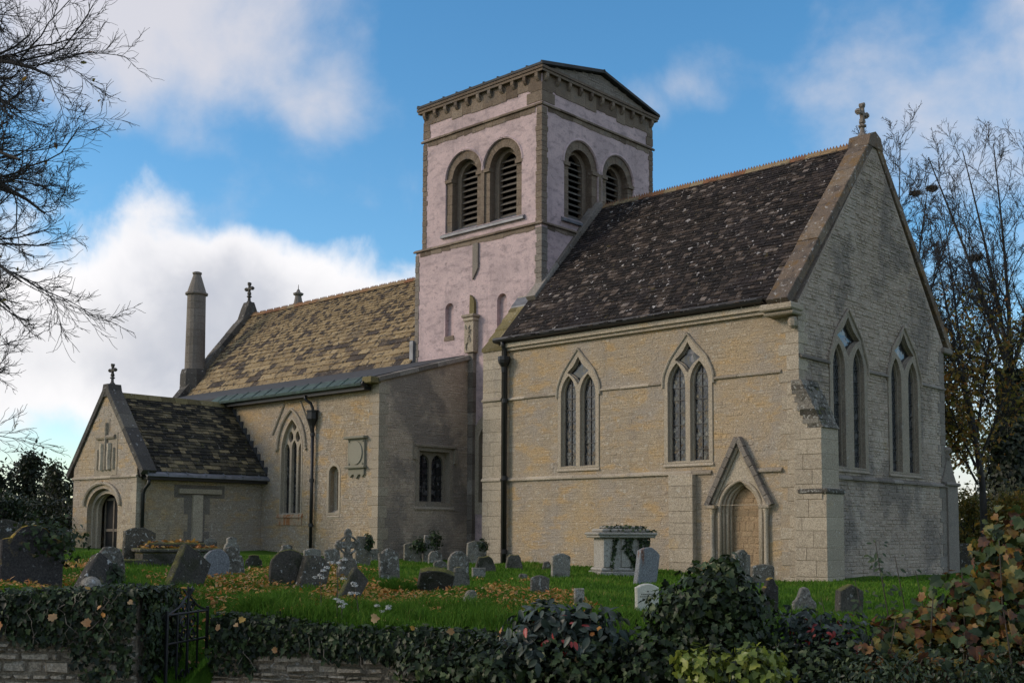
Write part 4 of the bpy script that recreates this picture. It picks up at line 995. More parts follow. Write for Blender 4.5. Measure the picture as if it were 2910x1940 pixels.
# nave clerestory wall, roof, west gable
mb = MB(); mb.box(-27.35, TX0-.003, 1.32, 1.8, -.3, 6.28); mb.box(-27.35, TX0-.003, 6.2, 6.7, -.3, 6.28); part(mb, 'nave_wall', M_WALL)
mb = MB(); mb.prism([[(-2.2,-.3),(6.7,-.3),(6.7,6.2),(4.0,9.9),(1.3,6.2),(-2.2,5.1)]], FWst(-27.4), -.5, 0, .4); part(mb, 'nave_wall', M_WALL)
NRZ = 9.92; ye, ze = 1.02, 6.22
SL2 = Vector((0, 4.0-ye, NRZ-ze)); L2 = SL2.length; NU = SL2.normalized(); NN = Vector((0, -NU.z, NU.y))
mb = MB(); mb.prism([[(ye+.04,ze-.03),(4.0,NRZ-.04),(8.0-ye-.04,ze-.03)]], FE(-27.35), 0, 13.2, .2); NR = part(mb, 'nave_roof', M_TILE_N)
rows = []
while sum(rows) < L2-.06: rows.append(.33*math.exp(-1.35*sum(rows)/L2)+.02)
def ntint(a, d):
    t = rng.random()
    return rng.uniform(.05,.32) if t < .20 else rng.uniform(.45,.85)
emit(tiles((-27.3,ye,ze), (1,0,0), NU, NN, 13.16, rows, lambda i: (max(.14,.62*math.exp(-.07*i)*.55), max(.26,.62*math.exp(-.07*i))), lambda i: .03, .02, None, rng, ntint), 'stone_slate', M_TILE_N, NR, 300, 'roof_slates')
NU2 = Vector((0, -NU.y, NU.z)); NN2 = Vector((0, NU.z, NU.y))
emit(tiles((-27.3,8.0-ye,ze), (1,0,0), NU2, NN2, 13.16, [.3]*int(L2/.3), lambda i: (.3,.5), lambda i: .03), 'stone_slate', M_TILE_N, NR, 0, 'roof_slates')
ridge(-27.25, TX0, 4.0, NRZ+.07, NR, 26)
coping(-27.75, -27.28, ((.72,5.92),(4.0,NRZ+.02)), NR, M_COPDARK, .20, 8)
coping(-27.75, -27.28, ((7.28,5.92),(4.0,NRZ+.02)), NR, M_COPDARK, .20, 8)
mb = MB(); mb.prism([[(3.6,9.75),(3.75,10.2),(3.88,10.5),(4.12,10.5),(4.25,10.2),(4.4,9.75)]], FE(-27.72), 0, .42, .4); part(mb, 'apex_stone', M_COPDARK)
finial(-27.5, 4.0, 10.45, .62, CH, M_COPDARK, 'x')
mb = MB(); mb.box(TX0-.16, TX0+.0, TY0-.10, TY0+.12, 5.9, 7.05, .5, .02); part(mb, 'lead_flashing', M_LEAD)
# round chimney turret on the west gable
CT = empty('chimney_turret', parent=CH)
cx, cy = -27.62, 1.60
mb = MB(); mb.lathe([(.62,3.0),(.62,6.2),(.58,6.25),(.56,7.2),(.50,7.42)], cx, cy, 8, .3, R(22.5)); part(mb, 'base', M_COPDARK, CT)
z = 7.40
while z < 10.42:
    h = min(rng.uniform(.24,.36), 10.44-z); r0 = .40-.035*(z-7.4)/3; mb = MB()
    mb.lathe([(r0-.012,z),(r0,z+.014),(r0-.003,z+h-.014),(r0-.014,z+h)], cx, cy, 16, rng.uniform(.15,.5)); part(mb, 'drum_stone', M_GREYSTONE, CT, smooth=False); z += h
mb = MB(); mb.lathe([(.36,10.42),(.45,10.46),(.45,10.53),(.38,10.56),(.16,11.26),(.14,11.28),(.18,11.30),(.19,11.37),(.12,11.40)], cx, cy, 14, .4); part(mb, 'cap', M_GREYSTONE, CT)
mb = MB(); mb.lathe([(.36,9.0),(.34,10.3),(.14,11.35),(.22,11.40),(.24,11.46),(.10,11.52),(.06,11.62),(.02,11.66),(.012,11.85)], -28.2, 7.0, 10, .5); part(mb, 'spirelet', M_GREYSTONE)
mb = MB(); mb.box(-28.7, -27.7, 6.5, 7.5, -.3, 9.0); part(mb, 'spirelet_base', M_GREYSTONE)

# ------------------------------------------------------------------ south porch
PX0, PX1, PY = -20.95, -17.13, -6.48; PXC = -19.02
SP, EP = FS(PY), FE(PX1)
arch_o = opening(-19.10, .93, -.3, 1.58, .66, 9)
mb = MB(); mb.prism([[(PX0,-.3),(PX1-.003,-.3),(PX1-.003,2.88),(PXC,5.12),(PX0,2.88)], arch_o], SP, -.42, 0, .5); PW = part(mb, 'porch_wall', M_WALL)
mb = MB(); mb.prism([[(PY+.003,-.3),(NY,-.3),(NY,2.74),(PY+.003,2.74)]], EP, -.4, 0, .4); PW2 = part(mb, 'porch_wall', M_WALL)
mb = MB(); mb.box(PX0+.003, PX0+.4, PY+.43, NY, -.3, 2.74); part(mb, 'porch_wall', M_WALL)
def pbound(v): return (PX0+.02, PX1-.25) if v < 2.88 else (PX0+.02+(v-2.88)/2.24*(PXC-PX0), PX1-.05-(v-2.88)/2.24*(PX1-PXC))
niche_blk = [(-19.62,2.62),(-18.28,2.62),(-18.28,3.86),(-18.78,3.9),(-18.78,4.28),(-19.06,4.28),(-19.06,3.9),(-19.62,3.86)]
emit(rubble(SP, PX0, PX1, .1, 5.0, [opening(-19.10,1.14,-.3,1.66,.78), niche_blk], pbound, rowh=(.10,.17), ln=(.2,.5), proud=(.002,.010), joint=.007), 'stone', M_WALL, PW, 200, 'wall_stones')
emit(rubble(EP, PY+.3, NY, .1, 2.66, [[(-4.80,.7),(-4.34,.7),(-4.34,2.0),(-3.6,2.0),(-3.6,2.36),(-5.3,2.36),(-5.3,2.0),(-4.80,2.0)]], None, rowh=(.055,.09), ln=(.10,.30), proud=(.001,.011)), 'stone', M_WALL, PW2, 200, 'wall_stones')
quoins(PW, PX1, PY, .0, 2.66, M_ASHLAR, 1, -1, l1=(.3,.2), l2=(.3,.22), proud=.012)
PA = empty('porch_doorway', parent=CH)
mb = MB(); mb.tube([SP(u, v, .04) for u, v in arch(-19.10,1.08,1.74,.66,9)], .055, 6, .5); part(mb, 'hood_mould', M_ASHLAR, PA)
for hw, n in ((.90,-.14), (.78,-.24)):
    mb = MB(); mb.prism([opening(-19.10,hw+.06,-.3,1.56,.64), opening(-19.10,hw-.06,-.25,1.54,.56)], SP, n-.12, n, .6); part(mb, 'arch_order', M_ASHLAR, PA)
mb = MB()
for u in (-19.76, -19.24, -18.98, -18.46):
    mb.box(u-.035, u+.035, PY+.44, PY+.50, .3, 1.95, .6)
for v in (.34, .98, 1.9): mb.box(-19.76, -18.46, PY+.445, PY+.49, v, v+.08, .4)
part(mb, 'door_frame', M_WOOD, PA)
mb = MB(); mb.box(-19.74, -18.48, PY+.462, PY+.472, .32, 1.94, .1); part(mb, 'door_mesh', M_DARKIN, PA)
mb = MB(); mb.box(PX0+.41, PX1-.41, PY+.6, NY-.05, .25, .31); part(mb, 'porch_floor', M_LANE)
# eroded rood carving
NI = empty('rood_carving', parent=CH)
mb = MB(); mb.prism([niche_blk], SP, -.05, .015, .3)
part(mb, 'carved_block', M_ASHLAR, NI)
for k, (p, rr, t) in enumerate((([(-18.92,2.78),(-18.92,4.16)], .075, .15), ([(-19.48,3.74),(-18.40,3.74)], .07, .15), ([(-19.16,2.78),(-19.13,3.1),(-19.15,3.42),(-19.12,3.56)], .10, .9), ([(-18.70,2.78),(-18.73,3.1),(-18.70,3.4),(-18.72,3.55)], .095, .9), ([(-19.42,2.80),(-19.40,3.4)], .06, .4), ([(-18.46,2.80),(-18.46,3.42)], .055, .4))):
    mb = MB(); mb.tube([SP(u, v, .02) for u, v in p], rr, 7, t); part(mb, 'worn_figure' if len(p) > 2 else 'worn_beam', M_ASHLAR, NI)
bars(SP, PX0-.04, PX1+.04, 2.53, CH, M_ASHLAR, .09, .06)
# cross-shaped panel on the porch flank
XP = empty('cross_panel', parent=CH)
mb = MB(); mb.prism([[(-5.30,1.98),(-3.62,1.98),(-3.62,2.36),(-5.30,2.36)]], EP, -.02, .006, .2); part(mb, 'backing', M_GREYSTONE, XP)
for q in ([(-4.96,.62),(-4.12,.62),(-4.12,1.0),(-4.28,1.0),(-4.28,1.5),(-4.12,1.5),(-4.12,1.98),(-4.98,1.98),(-4.98,1.5),(-4.84,1.5),(-4.84,1.0),(-4.96,1.0)],):
    mb = MB(); mb.prism([q], EP, -.02, .010, .35); part(mb, 'backing', M_GREYSTONE, XP)
mb = MB(); mb.prism([[(-4.72,.7),(-4.40,.7),(-4.40,2.06),(-4.72,2.06)]], EP, 0, .10, .7); part(mb, 'shaft', M_ASHLAR, XP)
mb = MB(); mb.prism([[(-5.18,2.10),(-3.76,2.10),(-3.76,2.24),(-5.18,2.24)]], EP, 0, .09, .5); part(mb, 'arm', M_ASHLAR, XP)
# roof
pe = (-16.86, 2.70); pr = (PXC, 5.04)
PU = Vector((pr[0]-pe[0], 0, pr[1]-pe[1])); PL = PU.length; PU.normalize(); PN = Vector((PU.z, 0, -PU.x))
mb = MB(); mb.prism([[(-21.25,2.66),(-16.88,2.66),(PXC,5.0)]], lambda u, v, n: (u, -6.14-n, v), -3.86, 0, .2); PR = part(mb, 'porch_roof', M_TILE_P)
rows = []
while sum(rows) < PL-.05: rows.append(.16-.07*sum(rows)/PL)
emit(tiles((pe[0],-6.12,pe[1]), (0,1,0), PU, PN, 3.86, rows, lambda i: (.16,.36), lambda i: .028, .016), 'stone_slate', M_TILE_P, PR, 300, 'roof_slates')
emit(tiles((-21.22,-6.12,2.66), (0,1,0), Vector((-PU.x,0,PU.z)), Vector((-PN.x,0,PN.z)), 3.86, [.25]*int(PL/.25), lambda i: (.3,.5), lambda i: .028), 'stone_slate', M_TILE_P, PR, 0, 'roof_slates')
k = -6.1
while k < -2.5:
    mb = MB(); mb.prism([[(PXC-.14,4.94),(PXC-.03,5.11),(PXC+.03,5.11),(PXC+.14,4.94),(PXC,5.0)]], lambda u, v, n: (u, k+n, v), .003, .44, rng.random()); mb.build('ridge_stone', M_GREENSTONE, PR); k += .45
for s in (1, -1):
    a = (PXC+s*2.24, 2.62); b = (PXC, 5.16); L = math.hypot(b[0]-a[0], b[1]-a[1]); dx, dz = (b[0]-a[0])/L, (b[1]-a[1])/L; nx, nz = (dz, -dx) if s > 0 else (-dz, dx)
    for i in range(6):
        t0, t1 = L*i/6+.004, L*(i+1)/6-.004; q = lambda t, o: (a[0]+dx*t+nx*o, a[1]+dz*t+nz*o)
        mb = MB(); mb.slab([q(t0,-.05), q(t1,-.05), q(t1,.13), q(t0,.13)], lambda u, v, n: (u, PY-.07+.44-n, v), 0, .44, rng.random(), .012); mb.build('coping_stone', M_COPDARK, PR)
mb = MB(); mb.prism([[(PXC-.26,4.95),(PXC-.14,5.32),(PXC+.14,5.32),(PXC+.26,4.95)]], lambda u, v, n: (u, PY+.36-n, v), 0, .42, .3); part(mb, 'apex_stone', M_COPDARK)
finial(PXC+.02, PY+.14, 5.30, .44, CH, M_COPDARK, 'x')
PG = empty('lead_gutter', parent=CH)
k = -6.36
while k < -2.2:
    mb = MB(); L = min(.62, -2.12-k)
    mb.prism([[(-16.98,2.76),(-16.72,2.62),(-16.70,2.55),(-16.78,2.53),(-17.0,2.66)]], lambda u, v, n: (u, k+n, v), .0, L-.006, .5); mb.tube([(-16.99,k+.05,2.775),(-16.71,k+.0,2.63)], .02, 5); part(mb, 'lead_sheet', M_LEAD, PG); k += L
mb = MB(); mb.box(-17.12, -16.80, -6.34, -2.32, 2.46, 2.55); part(mb, 'fascia', M_IRON, PG)
for i in range(11):
    t = i/11; x0 = pe[0]+(pr[0]-pe[0])*t; z0 = pe[1]+(pr[1]-pe[1])*t
    mb = MB(); mb.box(x0-.25, x0+.03, NY-.035, NY-.004, z0+.02, z0+.28, .5); part(mb, 'lead_flashing', M_LEADDARK)
DP = empty('downpipe', parent=CH)
mb = MB(); mb.tube([(-16.85,-6.26,2.5),(-16.86,-6.26,2.34),(-17.0,-6.30,2.2),(-17.05,-6.32,2.05),(-17.05,-6.32,.45)], .05, 8); part(mb, 'pipe', M_IRON, DP, smooth=True)
mb = MB(); mb.box(-17.13, -16.96, -6.44, -6.26, 2.52, 2.80, .3, .01); part(mb, 'hopper', M_IRON, DP)

# ------------------------------------------------------------------ terrain
def gate_dip(x, y):
    x = np.asarray(x, float); y = np.asarray(y, float)
    dx, dy = x-CAM[0], y-CAM[1]; s = dx*RT[0]+dy*RT[1]; d = dx*FW[0]+dy*FW[1]
    k = np.clip((14.6-d)/3.2, 0, 1)
    return -.78*np.exp(-((s+3.38)/.42)**2)*k*k*(3-2*k)
def turf_z(x, y):
    x = np.asarray(x, float); y = np.asarray(y, float)
    b = .03*np.sin(x*1.3+.7)*np.sin(y*1.1)+.02*np.sin(x*2.9+y*2.3)
    return ground_z(x, y)+gate_dip(x, y)+b
ds = np.concatenate([np.linspace(11.35, 30, 120), np.geomspace(30.5, 1600, 40)])
ss = np.concatenate([-np.geomspace(900, 12, 26), np.linspace(-11.7, 14, 180), np.geomspace(14.4, 900, 26)])
Dg, Sg = np.meshgrid(ds, ss, indexing='ij')
def edge_d(s):
    """where the turf starts: just behind the boundary wall"""
    s = np.asarray(s, float)
    return np.where(s < -3.62, 11.25, np.where(s < -3.12, 11.4, np.where(s < .6, 12.1-.242*(s+3.12), 11.2)))
Dg = edge_d(Sg)+(Dg-11.35)*np.clip(1.0, 0, 1)
Xg = CAM[0]+FW[0]*Dg+RT[0]*Sg; Yg = CAM[1]+FW[1]*Dg+RT[1]*Sg; Zg = turf_z(Xg, Yg)
_=0
V = np.stack([Xg, Yg, Zg], -1).reshape(-1, 3); nd, ns = Dg.shape
i = (np.arange(nd-1)[:, None]*ns+np.arange(ns-1)[None]).ravel()
F = np.concatenate([np.stack([i, i+1, i+ns+1], 1), np.stack([i, i+ns+1, i+ns], 1)])
k = len(V); low = V[:ns].copy(); low[:, 2] = -.75; V = np.vstack([V, low]); j = np.arange(ns-1)
F = np.vstack([F, np.stack([j, k+j, k+j+1], 1), np.stack([j, k+j+1, j+1], 1)])
np_mesh('ground', V, F, np.full(len(F), .5), M_GROUND, kind='structure', label='green churchyard turf sloping gently down beside the church')
mb = MB(); c = [cw(-400,-300), cw(400,-300), cw(400,11.36), cw(-400,11.36)]; mb.add([(x, y, -.64) for x, y in c], [(0,1,2,3)]); mb.build('lane', M_LANE, kind='structure')

# ------------------------------------------------------------------ gravestones
STONES=[
('dark arched headstone half hidden behind the tall ivied slab by the shrubbery', -9.45, -13.33, 0.46, 0.62, 0.82, 0.14, 'round', 10, 0, 5, 0.1, ''),
('low dark arched headstone in front of the dark arched one beside the ivied slab', -3.12, -16.0, 0.4, 0.51, 0.71, 0.14, 'round', 10, 2, 4, 0.08, ''),
('broad dark slate headstone with yellow lichened curved top, ivy over one shoulder', -1.03, -16.57, 0.37, 0.75, 0.79, 0.14, 'ogee', 20, 7, 16, 0.05, 'I'),
('thin dark headstone peeping out above the lichened curved slate top', -8.0, -13.46, 0.43, 0.32, 0.75, 0.09, 'flat', 15, 3, 2, 0.12, ''),
('small dark arched headstone near the corner of the porch', -18.44, -7.79, 0.48, 0.3, 0.57, 0.09, 'round', 15, 0, 0, 0.15, ''),
('grey lichen-crusted headstone with sloping shoulders in front of the porch arch', -2.09, -15.04, 0.33, 0.42, 0.56, 0.14, 'rough', 12, 5, 6, 0.45, 'L'),
('tall mossy headstone with gently curved top beside the porch corner', -7.28, -11.77, 0.43, 0.58, 0.64, 0.14, 'round', 18, 5, 4, 0.28, ''),
('wide headstone with shouldered arch behind the leaf-strewn tomb', -17.81, -5.02, 0.45, 0.89, 0.78, 0.14, 'shoulder', 12, 1, 0, 0.4, 'L'),
('small grey headstone just above the heap of fallen orange leaves', -16.7, -4.32, 0.42, 0.37, 0.43, 0.14, 'round', 15, 0, 0, 0.6, ''),
('narrow headstone with a rounded cap behind the shouldered lichened one', -8.99, -8.62, 0.39, 0.35, 0.53, 0.14, 'cap', 12, 0, 0, 0.6, ''),
('bulky shouldered headstone crusted with white lichen and black moss', -3.93, -11.89, 0.3, 0.39, 0.51, 0.14, 'cap', 15, -3, 3, 0.4, 'L'),
('thick slab leaning far over, its upper edge coated in yellow moss', -1.03, -14.51, 0.28, 0.5, 0.58, 0.14, 'flat', 34, 36, 18, 0.15, 'M'),
('round-topped headstone with dark rain streaks behind the leaning yellow-mossed slab', -2.6, -13.07, 0.3, 0.4, 0.46, 0.14, 'semi', 15, 6, 6, 0.45, 'S'),
('small black-mossed headstone with a curly top on the grass near the porch wall', -6.35, -9.84, 0.34, 0.32, 0.26, 0.09, 'cap', 12, 0, 0, 0.3, 'M'),
('dark slab toppled sideways under trailing ivy beside the lichen-crusted stone', 0.87, -16.74, 0.33, 0.39, 0.49, 0.14, 'flat', 25, 40, 24, 0.08, 'I'),
('broad headstone top showing just behind the mossy hump-backed stone', -7.85, -7.98, 0.34, 0.36, 0.4, 0.14, 'cap', 12, 0, 0, 0.6, 'L'),
('grey arched headstone behind the round leaning slab', -6.8, -8.1, 0.34, 0.35, 0.34, 0.14, 'round', 12, 0, 0, 0.6, ''),
('hump-backed headstone smothered in dark moss around its whole rim', -1.0, -12.88, 0.27, 0.54, 0.52, 0.14, 'semi', 10, 0, 6, 0.3, 'M'),
('round-topped slab leaning towards the stone cross', -0.74, -12.67, 0.24, 0.42, 0.48, 0.14, 'round', 28, 22, 12, 0.24, ''),
('pale tilted headstone directly behind the stone cross', -5.65, -8.45, 0.33, 0.31, 0.34, 0.09, 'flat', 15, -8, 0, 0.6, 'L'),
('upright greenish slab beside the cross with ivy on its top corner', -6.01, -7.41, 0.32, 0.33, 0.6, 0.09, 'flat', 15, 3, 0, 0.42, 'I'),
('small plain tilted headstone next to the tall lichened one with hollow shoulders', -9.12, -4.44, 0.25, 0.23, 0.31, 0.09, 'flat', 15, -6, 0, 0.5, ''),
('tall lichened headstone with hollowed shoulders standing alone on the grass', -2.97, -9.28, 0.18, 0.35, 0.55, 0.14, 'shoulder', 15, -3, 3, 0.62, 'L'),
('headstone under a cap of brown ivy against the dark nave wall', -10.19, -2.25, 0.22, 0.47, 0.53, 0.14, 'round', 12, 0, 0, 0.45, 'I'),
('pale post-like headstone beneath a thick bush of dark ivy', -10.02, -1.79, 0.22, 0.36, 0.74, 0.14, 'flat', 12, 2, 0, 0.6, 'I'),
('small white-crusted headstone with domed top by the nave wall', -8.57, -2.94, 0.22, 0.35, 0.34, 0.14, 'semi', 12, 0, 0, 0.75, 'L'),
('low rough stone lump in front of the white-crusted domed headstone', -5.84, -5.35, 0.2, 0.32, 0.2, 0.09, 'rough', 10, 0, 0, 0.5, 'L'),
('short slab keeled over towards the church with moss on its broken end', 0.64, -13.13, 0.17, 0.29, 0.48, 0.09, 'flat', 35, 42, 14, 0.35, 'M'),
('half-sunk slab tipped forward, curved mossy edge uppermost, beside the grass hummock', -0.41, -10.62, 0.12, 0.53, 0.38, 0.14, 'round', 8, 6, -30, 0.25, 'M'),
('round-topped lichened headstone standing behind the squat scroll-topped one', -4.67, -5.93, 0.14, 0.44, 0.52, 0.14, 'semi', 15, 1, 2, 0.6, 'L'),
('squat headstone with thick mossy scrolled top and pale lower face', -1.32, -9.17, 0.13, 0.33, 0.34, 0.09, 'cap', 12, 0, 0, 0.7, 'M'),
('arched headstone with ivy hanging down one side by the chancel corner', -8.75, -1.29, 0.2, 0.52, 0.63, 0.14, 'round', 15, 2, 0, 0.6, 'I'),
('broken stone buried in yellow-green moss beside the low square block', -4.99, -4.78, 0.15, 0.44, 0.36, 0.14, 'rough', 12, -8, 0, 0.4, 'M'),
('low square stone block in front of the moss-buried broken stone', -4.12, -5.88, 0.12, 0.28, 0.2, 0.09, 'flat', 15, 0, 0, 0.6, ''),
('mossy boulder-like stump at the foot of the black drainpipe', -5.43, -3.4, 0.16, 0.39, 0.36, 0.14, 'rough', 12, 0, 0, 0.45, 'M'),
('small rounded stone close behind the plain blue-grey headstone', -5.64, -2.03, 0.15, 0.2, 0.21, 0.09, 'rough', 12, 0, 0, 0.5, 'L'),
('plain blue-grey headstone with slightly arched top between drainpipe and chest tomb', -3.12, -4.45, 0.1, 0.39, 0.5, 0.14, 'round', 14, 1, 0, 0.58, ''),
('slim blue-grey slab leaning beside the chest tomb with a rusty streak', -1.13, -4.15, 0.04, 0.5, 0.75, 0.14, 'round', 38, 12, 4, 0.5, 'S'),
('tiny weathered stone lump lying in the open grass', -2.87, -5.9, 0.1, 0.2, 0.13, 0.09, 'rough', 12, 0, 0, 0.6, 'L'),
('squat lichen-blotched headstone with rounded top on the open lawn', 0.59, -9.3, 0.07, 0.29, 0.3, 0.09, 'round', 12, 2, 2, 0.55, 'L'),
('little pointed headstone leaning among the fallen leaves', 2.09, -12.34, 0.09, 0.16, 0.22, 0.09, 'semi', 25, 18, 4, 0.5, ''),
('short pale stone post at the edge of the dark bushes', 2.54, -10.69, 0.04, 0.13, 0.25, 0.09, 'flat', 15, 0, 0, 0.72, ''),
('cream war-grave style headstone with shallow arched top and engraved lines', 3.02, -9.8, 0.01, 0.33, 0.39, 0.09, 'round', 22, 0, 0, 1.0, 'T'),
('tall blue-grey headstone with notched top before the chancel doorway', -0.21, -2.06, 0.02, 0.39, 0.68, 0.14, 'shoulder', 35, 2, 2, 0.5, ''),
('rounded dark-lichened headstone beside the notched one near the doorway', 0.58, -2.58, 0.01, 0.44, 0.41, 0.14, 'round', 16, 0, 0, 0.5, 'L'),
('dark brown headstone with yellow-lichened curved top behind the ivy mound', 4.58, -9.18, -0.02, 0.22, 0.5, 0.09, 'ogee', 30, 0, 0, 0.15, 'Y'),
('pale bell-shaped headstone rising out of the berry bush', 4.7, -8.5, -0.03, 0.32, 0.35, 0.09, 'bell', 20, 0, 0, 0.78, 'L'),
('blocky moss-topped headstone among thin stems in front of the gable wall', 5.4, -8.56, -0.04, 0.35, 0.41, 0.14, 'gable', 30, 3, 0, 0.35, 'M'),
('dark upright headstone out beyond the gable wall by the yellow hedge', -10.64, 36.25, 0.19, 0.46, 1.35, 0.14, 'flat', 10, 0, 0, 0.15, ''),
]

def outline(kind, w, h, r):
    hw = w/2; b = -.28; j = lambda s=.012: r.uniform(-s, s)*w
    def arc(u0, v0, u1, v1, bulge, n=8):
        return [(u0+(u1-u0)*i/n, v0+(v1-v0)*i/n+bulge*math.sin(math.pi*i/n)) for i in range(n+1)]
    if kind == 'flat': o = [(-hw,b),(-hw,h*.5),(-hw+j(),h*.97),(-hw*.9,h),(0,h+j(.03)),(hw*.9,h+j(.03)),(hw+j(),h*.96),(hw,h*.5),(hw,b)]
    elif kind == 'round': o = [(-hw,b),(-hw,h*.5)]+arc(-hw,h*.86,hw,h*.86,h*.14,10)+[(hw,h*.5),(hw,b)]
    elif kind == 'semi': o = [(-hw,b),(-hw,h*.35)]+[(-hw*math.cos(t), h*.52+h*.48*math.sin(t)) for t in [math.pi*i/12 for i in range(13)]]+[(hw,h*.35),(hw,b)]
    elif kind == 'shoulder': o = [(-hw,b),(-hw,h*.5),(-hw,h*.84),(-hw*.86,h*.86),(-hw*.74,h*.80),(-hw*.66,h*.86)]+arc(-hw*.6,h*.90,hw*.6,h*.90,h*.10,8)+[(hw*.66,h*.86),(hw*.74,h*.80),(hw*.86,h*.86),(hw,h*.84),(hw,h*.5),(hw,b)]
    elif kind == 'cap': o = [(-hw,b),(-hw*1.0,h*.3),(-hw*.96,h*.55),(-hw*.80,h*.68),(-hw*.66,h*.72),(-hw*.58,h*.80),(-hw*.60,h*.92)]+arc(-hw*.56,h*.95,hw*.56,h*.95,h*.06,6)+[(hw*.60,h*.92),(hw*.58,h*.80),(hw*.66,h*.72),(hw*.80,h*.68),(hw*.96,h*.55),(hw,h*.3),(hw,b)]
    elif kind == 'ogee': o = [(-hw,b),(-hw,h*.4),(-hw,h*.70),(-hw*.86,h*.74),(-hw*.7,h*.76),(-hw*.58,h*.82),(-hw*.4,h*.93),(-hw*.15,h*.99),(hw*.15,h),(hw*.4,h*.96),(hw*.58,h*.88),(hw*.7,h*.82),(hw*.86,h*.80),(hw,h*.76),(hw,h*.4),(hw,b)]
    elif kind == 'gable': o = [(-hw,b),(-hw,h*.5),(-hw,h*.78),(-hw*.5,h*.90),(0,h),(hw*.5,h*.90),(hw,h*.80),(hw,h*.5),(hw,b)]
    elif kind == 'bell': o = [(-hw,b),(-hw,h*.30),(-hw*.96,h*.42),(-hw*.72,h*.52),(-hw*.52,h*.66),(-hw*.46,h*.82),(-hw*.30,h*.95),(0,h),(hw*.30,h*.95),(hw*.46,h*.82),(hw*.52,h*.66),(hw*.72,h*.52),(hw*.96,h*.42),(hw,h*.30),(hw,b)]
    else: o = [(-hw,b),(-hw*r.uniform(.9,1.05),h*.3),(-hw*r.uniform(.8,1),h*.55),(-hw*r.uniform(.65,.85),h*.80),(-hw*.45,h*r.uniform(.88,1)),(0,h*r.uniform(.92,1)),(hw*.45,h*r.uniform(.85,1)),(hw*r.uniform(.7,.9),h*.74),(hw*r.uniform(.85,1.0),h*.5),(hw,h*.25),(hw,b)]
    return [(u+j(.010), v+(j(.010) if v > 0 else 0)) for u, v in o]
def stone_frame(x, y, ang, roll, tilt):
    tc = Vector((CAM[0]-x, CAM[1]-y, 0)).normalized(); rt = Vector((-tc.y, tc.x, 0))
    a = R(ang); n = tc*math.cos(a)+rt*math.sin(a); l = Vector((-n.y, n.x, 0)); up = Vector((0,0,1))
    ro, ti = R(roll), R(tilt)
    l2 = l*math.cos(ro)-up*math.sin(ro); u2 = up*math.cos(ro)+l*math.sin(ro)
    u3 = u2*math.cos(ti)-n*math.sin(ti); n3 = n*math.cos(ti)+u2*math.sin(ti)
    return lambda u, v, w: tuple(l2*u+u3*v+n3*w)
IVT, IVF = leaf_template('ivy'); OVT, OVF = leaf_template('oval'); QDT, QDF = leaf_template('quad'); MPT, MPF = leaf_template('maple')
def leafball(name, c, rad, n, size, mat, parent=None, tmpl=(IVT, IVF), tint=(.2,.9), shell=(.7,1.05), upb=.3, droop=.6, tintpow=1.0, **k):
    c = np.array(c); rad = np.array(rad)
    d = nrng.normal(size=(n, 3)); d /= np.linalg.norm(d, axis=1, keepdims=True)
    pos = c+d*rad*nrng.uniform(shell[0], shell[1], (n, 1))
    pos += nrng.normal(size=(n, 3))*rad*.05
    nr = d+nrng.normal(size=(n, 3))*.45+np.array([0,0,upb]); tip = nrng.normal(size=(n, 3))*.6+np.array([0,0,-droop])
    t = tint[0]+(tint[1]-tint[0])*nrng.random(n)**tintpow
    return scatter(name, tmpl[0], tmpl[1], pos, basis(nr, tip), nrng.uniform(size*.7, size*1.3, n), t, mat, parent, **k)
for (lab, x, y, z, w_, h_, th, sh, an, ro, ti, tone, ex) in STONES:
    if 'beyond the gable' in lab: x, y = cw(13.6, 34); z = gz(x, y); w_, h_ = .34, .80
    z = float(turf_z(x, y))
    P = stone_frame(x, y, an, ro, ti); mb = MB()
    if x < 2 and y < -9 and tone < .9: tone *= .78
    mb.slab(outline(sh, w_, h_, rng), P, -th, 0, tone, .014)
    mat = M_GRAVE
    if 'M' in ex: mat = M_GRAVEMOSS
    elif 'L' in ex: mat = M_GRAVELICH
    elif 'Y' in ex or 'yellow lichened' in lab: mat = M_YELLOWLICH
    elif 'S' in ex: mat = M_RUST
    elif 'T' in ex: mat = M_CREAM
    o = mb.build('gravestone', mat); o.location = (x, y, z)
    tag(o, lab, 'gravestone', 'old headstones in the churchyard')
    if 'T' in ex:
        M_INK = plain_mat('engraved_line', (.20,.18,.14), .9)
        m2 = MB()
        m2.prism([[(-.012,h_*.70),(.012,h_*.70),(.012,h_*.75),(-.012,h_*.75)]], P, 0, .003)
        for v, a in ((.60,.30),(.52,.36),(.44,.26)):
            u = -a*w_
            while u < a*w_:
                L = rng.uniform(.008,.016); m2.prism([[(u,h_*v),(u+L,h_*v),(u+L,h_*v+.018),(u,h_*v+.018)]], P, 0, .003); u += L+.008
        m2.build('engraving', M_INK, None).parent = o
    if 'I' in ex:
        cpos = Vector(P(w_*.30, h_*.80, -th/2))+Vector((x, y, z))
        big = 'thick bush' in lab or 'broad dark slate' in lab or 'cap of brown' in lab
        rr = (w_*.62, w_*.62, h_*.40) if big else (w_*.36, w_*.30, h_*.30)
        leafball('ivy', cpos, rr, 420 if big else 240, .062, M_IVY, o, kind='stuff', shell=(.3,1.05))
# stone cross with rounded arms
x, y = (-4.26, -8.90)
CROSS = (-3.33, -9.95); KC = .73; TOMB = (-3.21, -2.3); LEDG = (-6.86, -11.23); DOME = (1.22, -16.96)
LEAFD = [(-4.0,13.2,.4,.45,260),(-3.7,17.0,.6,.6,420),(-2.75,14.9,.45,.5,300),(-1.2,16.7,.45,.6,330),(.1,14.8,.36,.4,380),(.5,15.7,.40,.3,330),(-4.3,18.2,.4,.5,200),(-.15,13.8,.35,.35,260),(-5.0,12.2,.3,.3,70)]

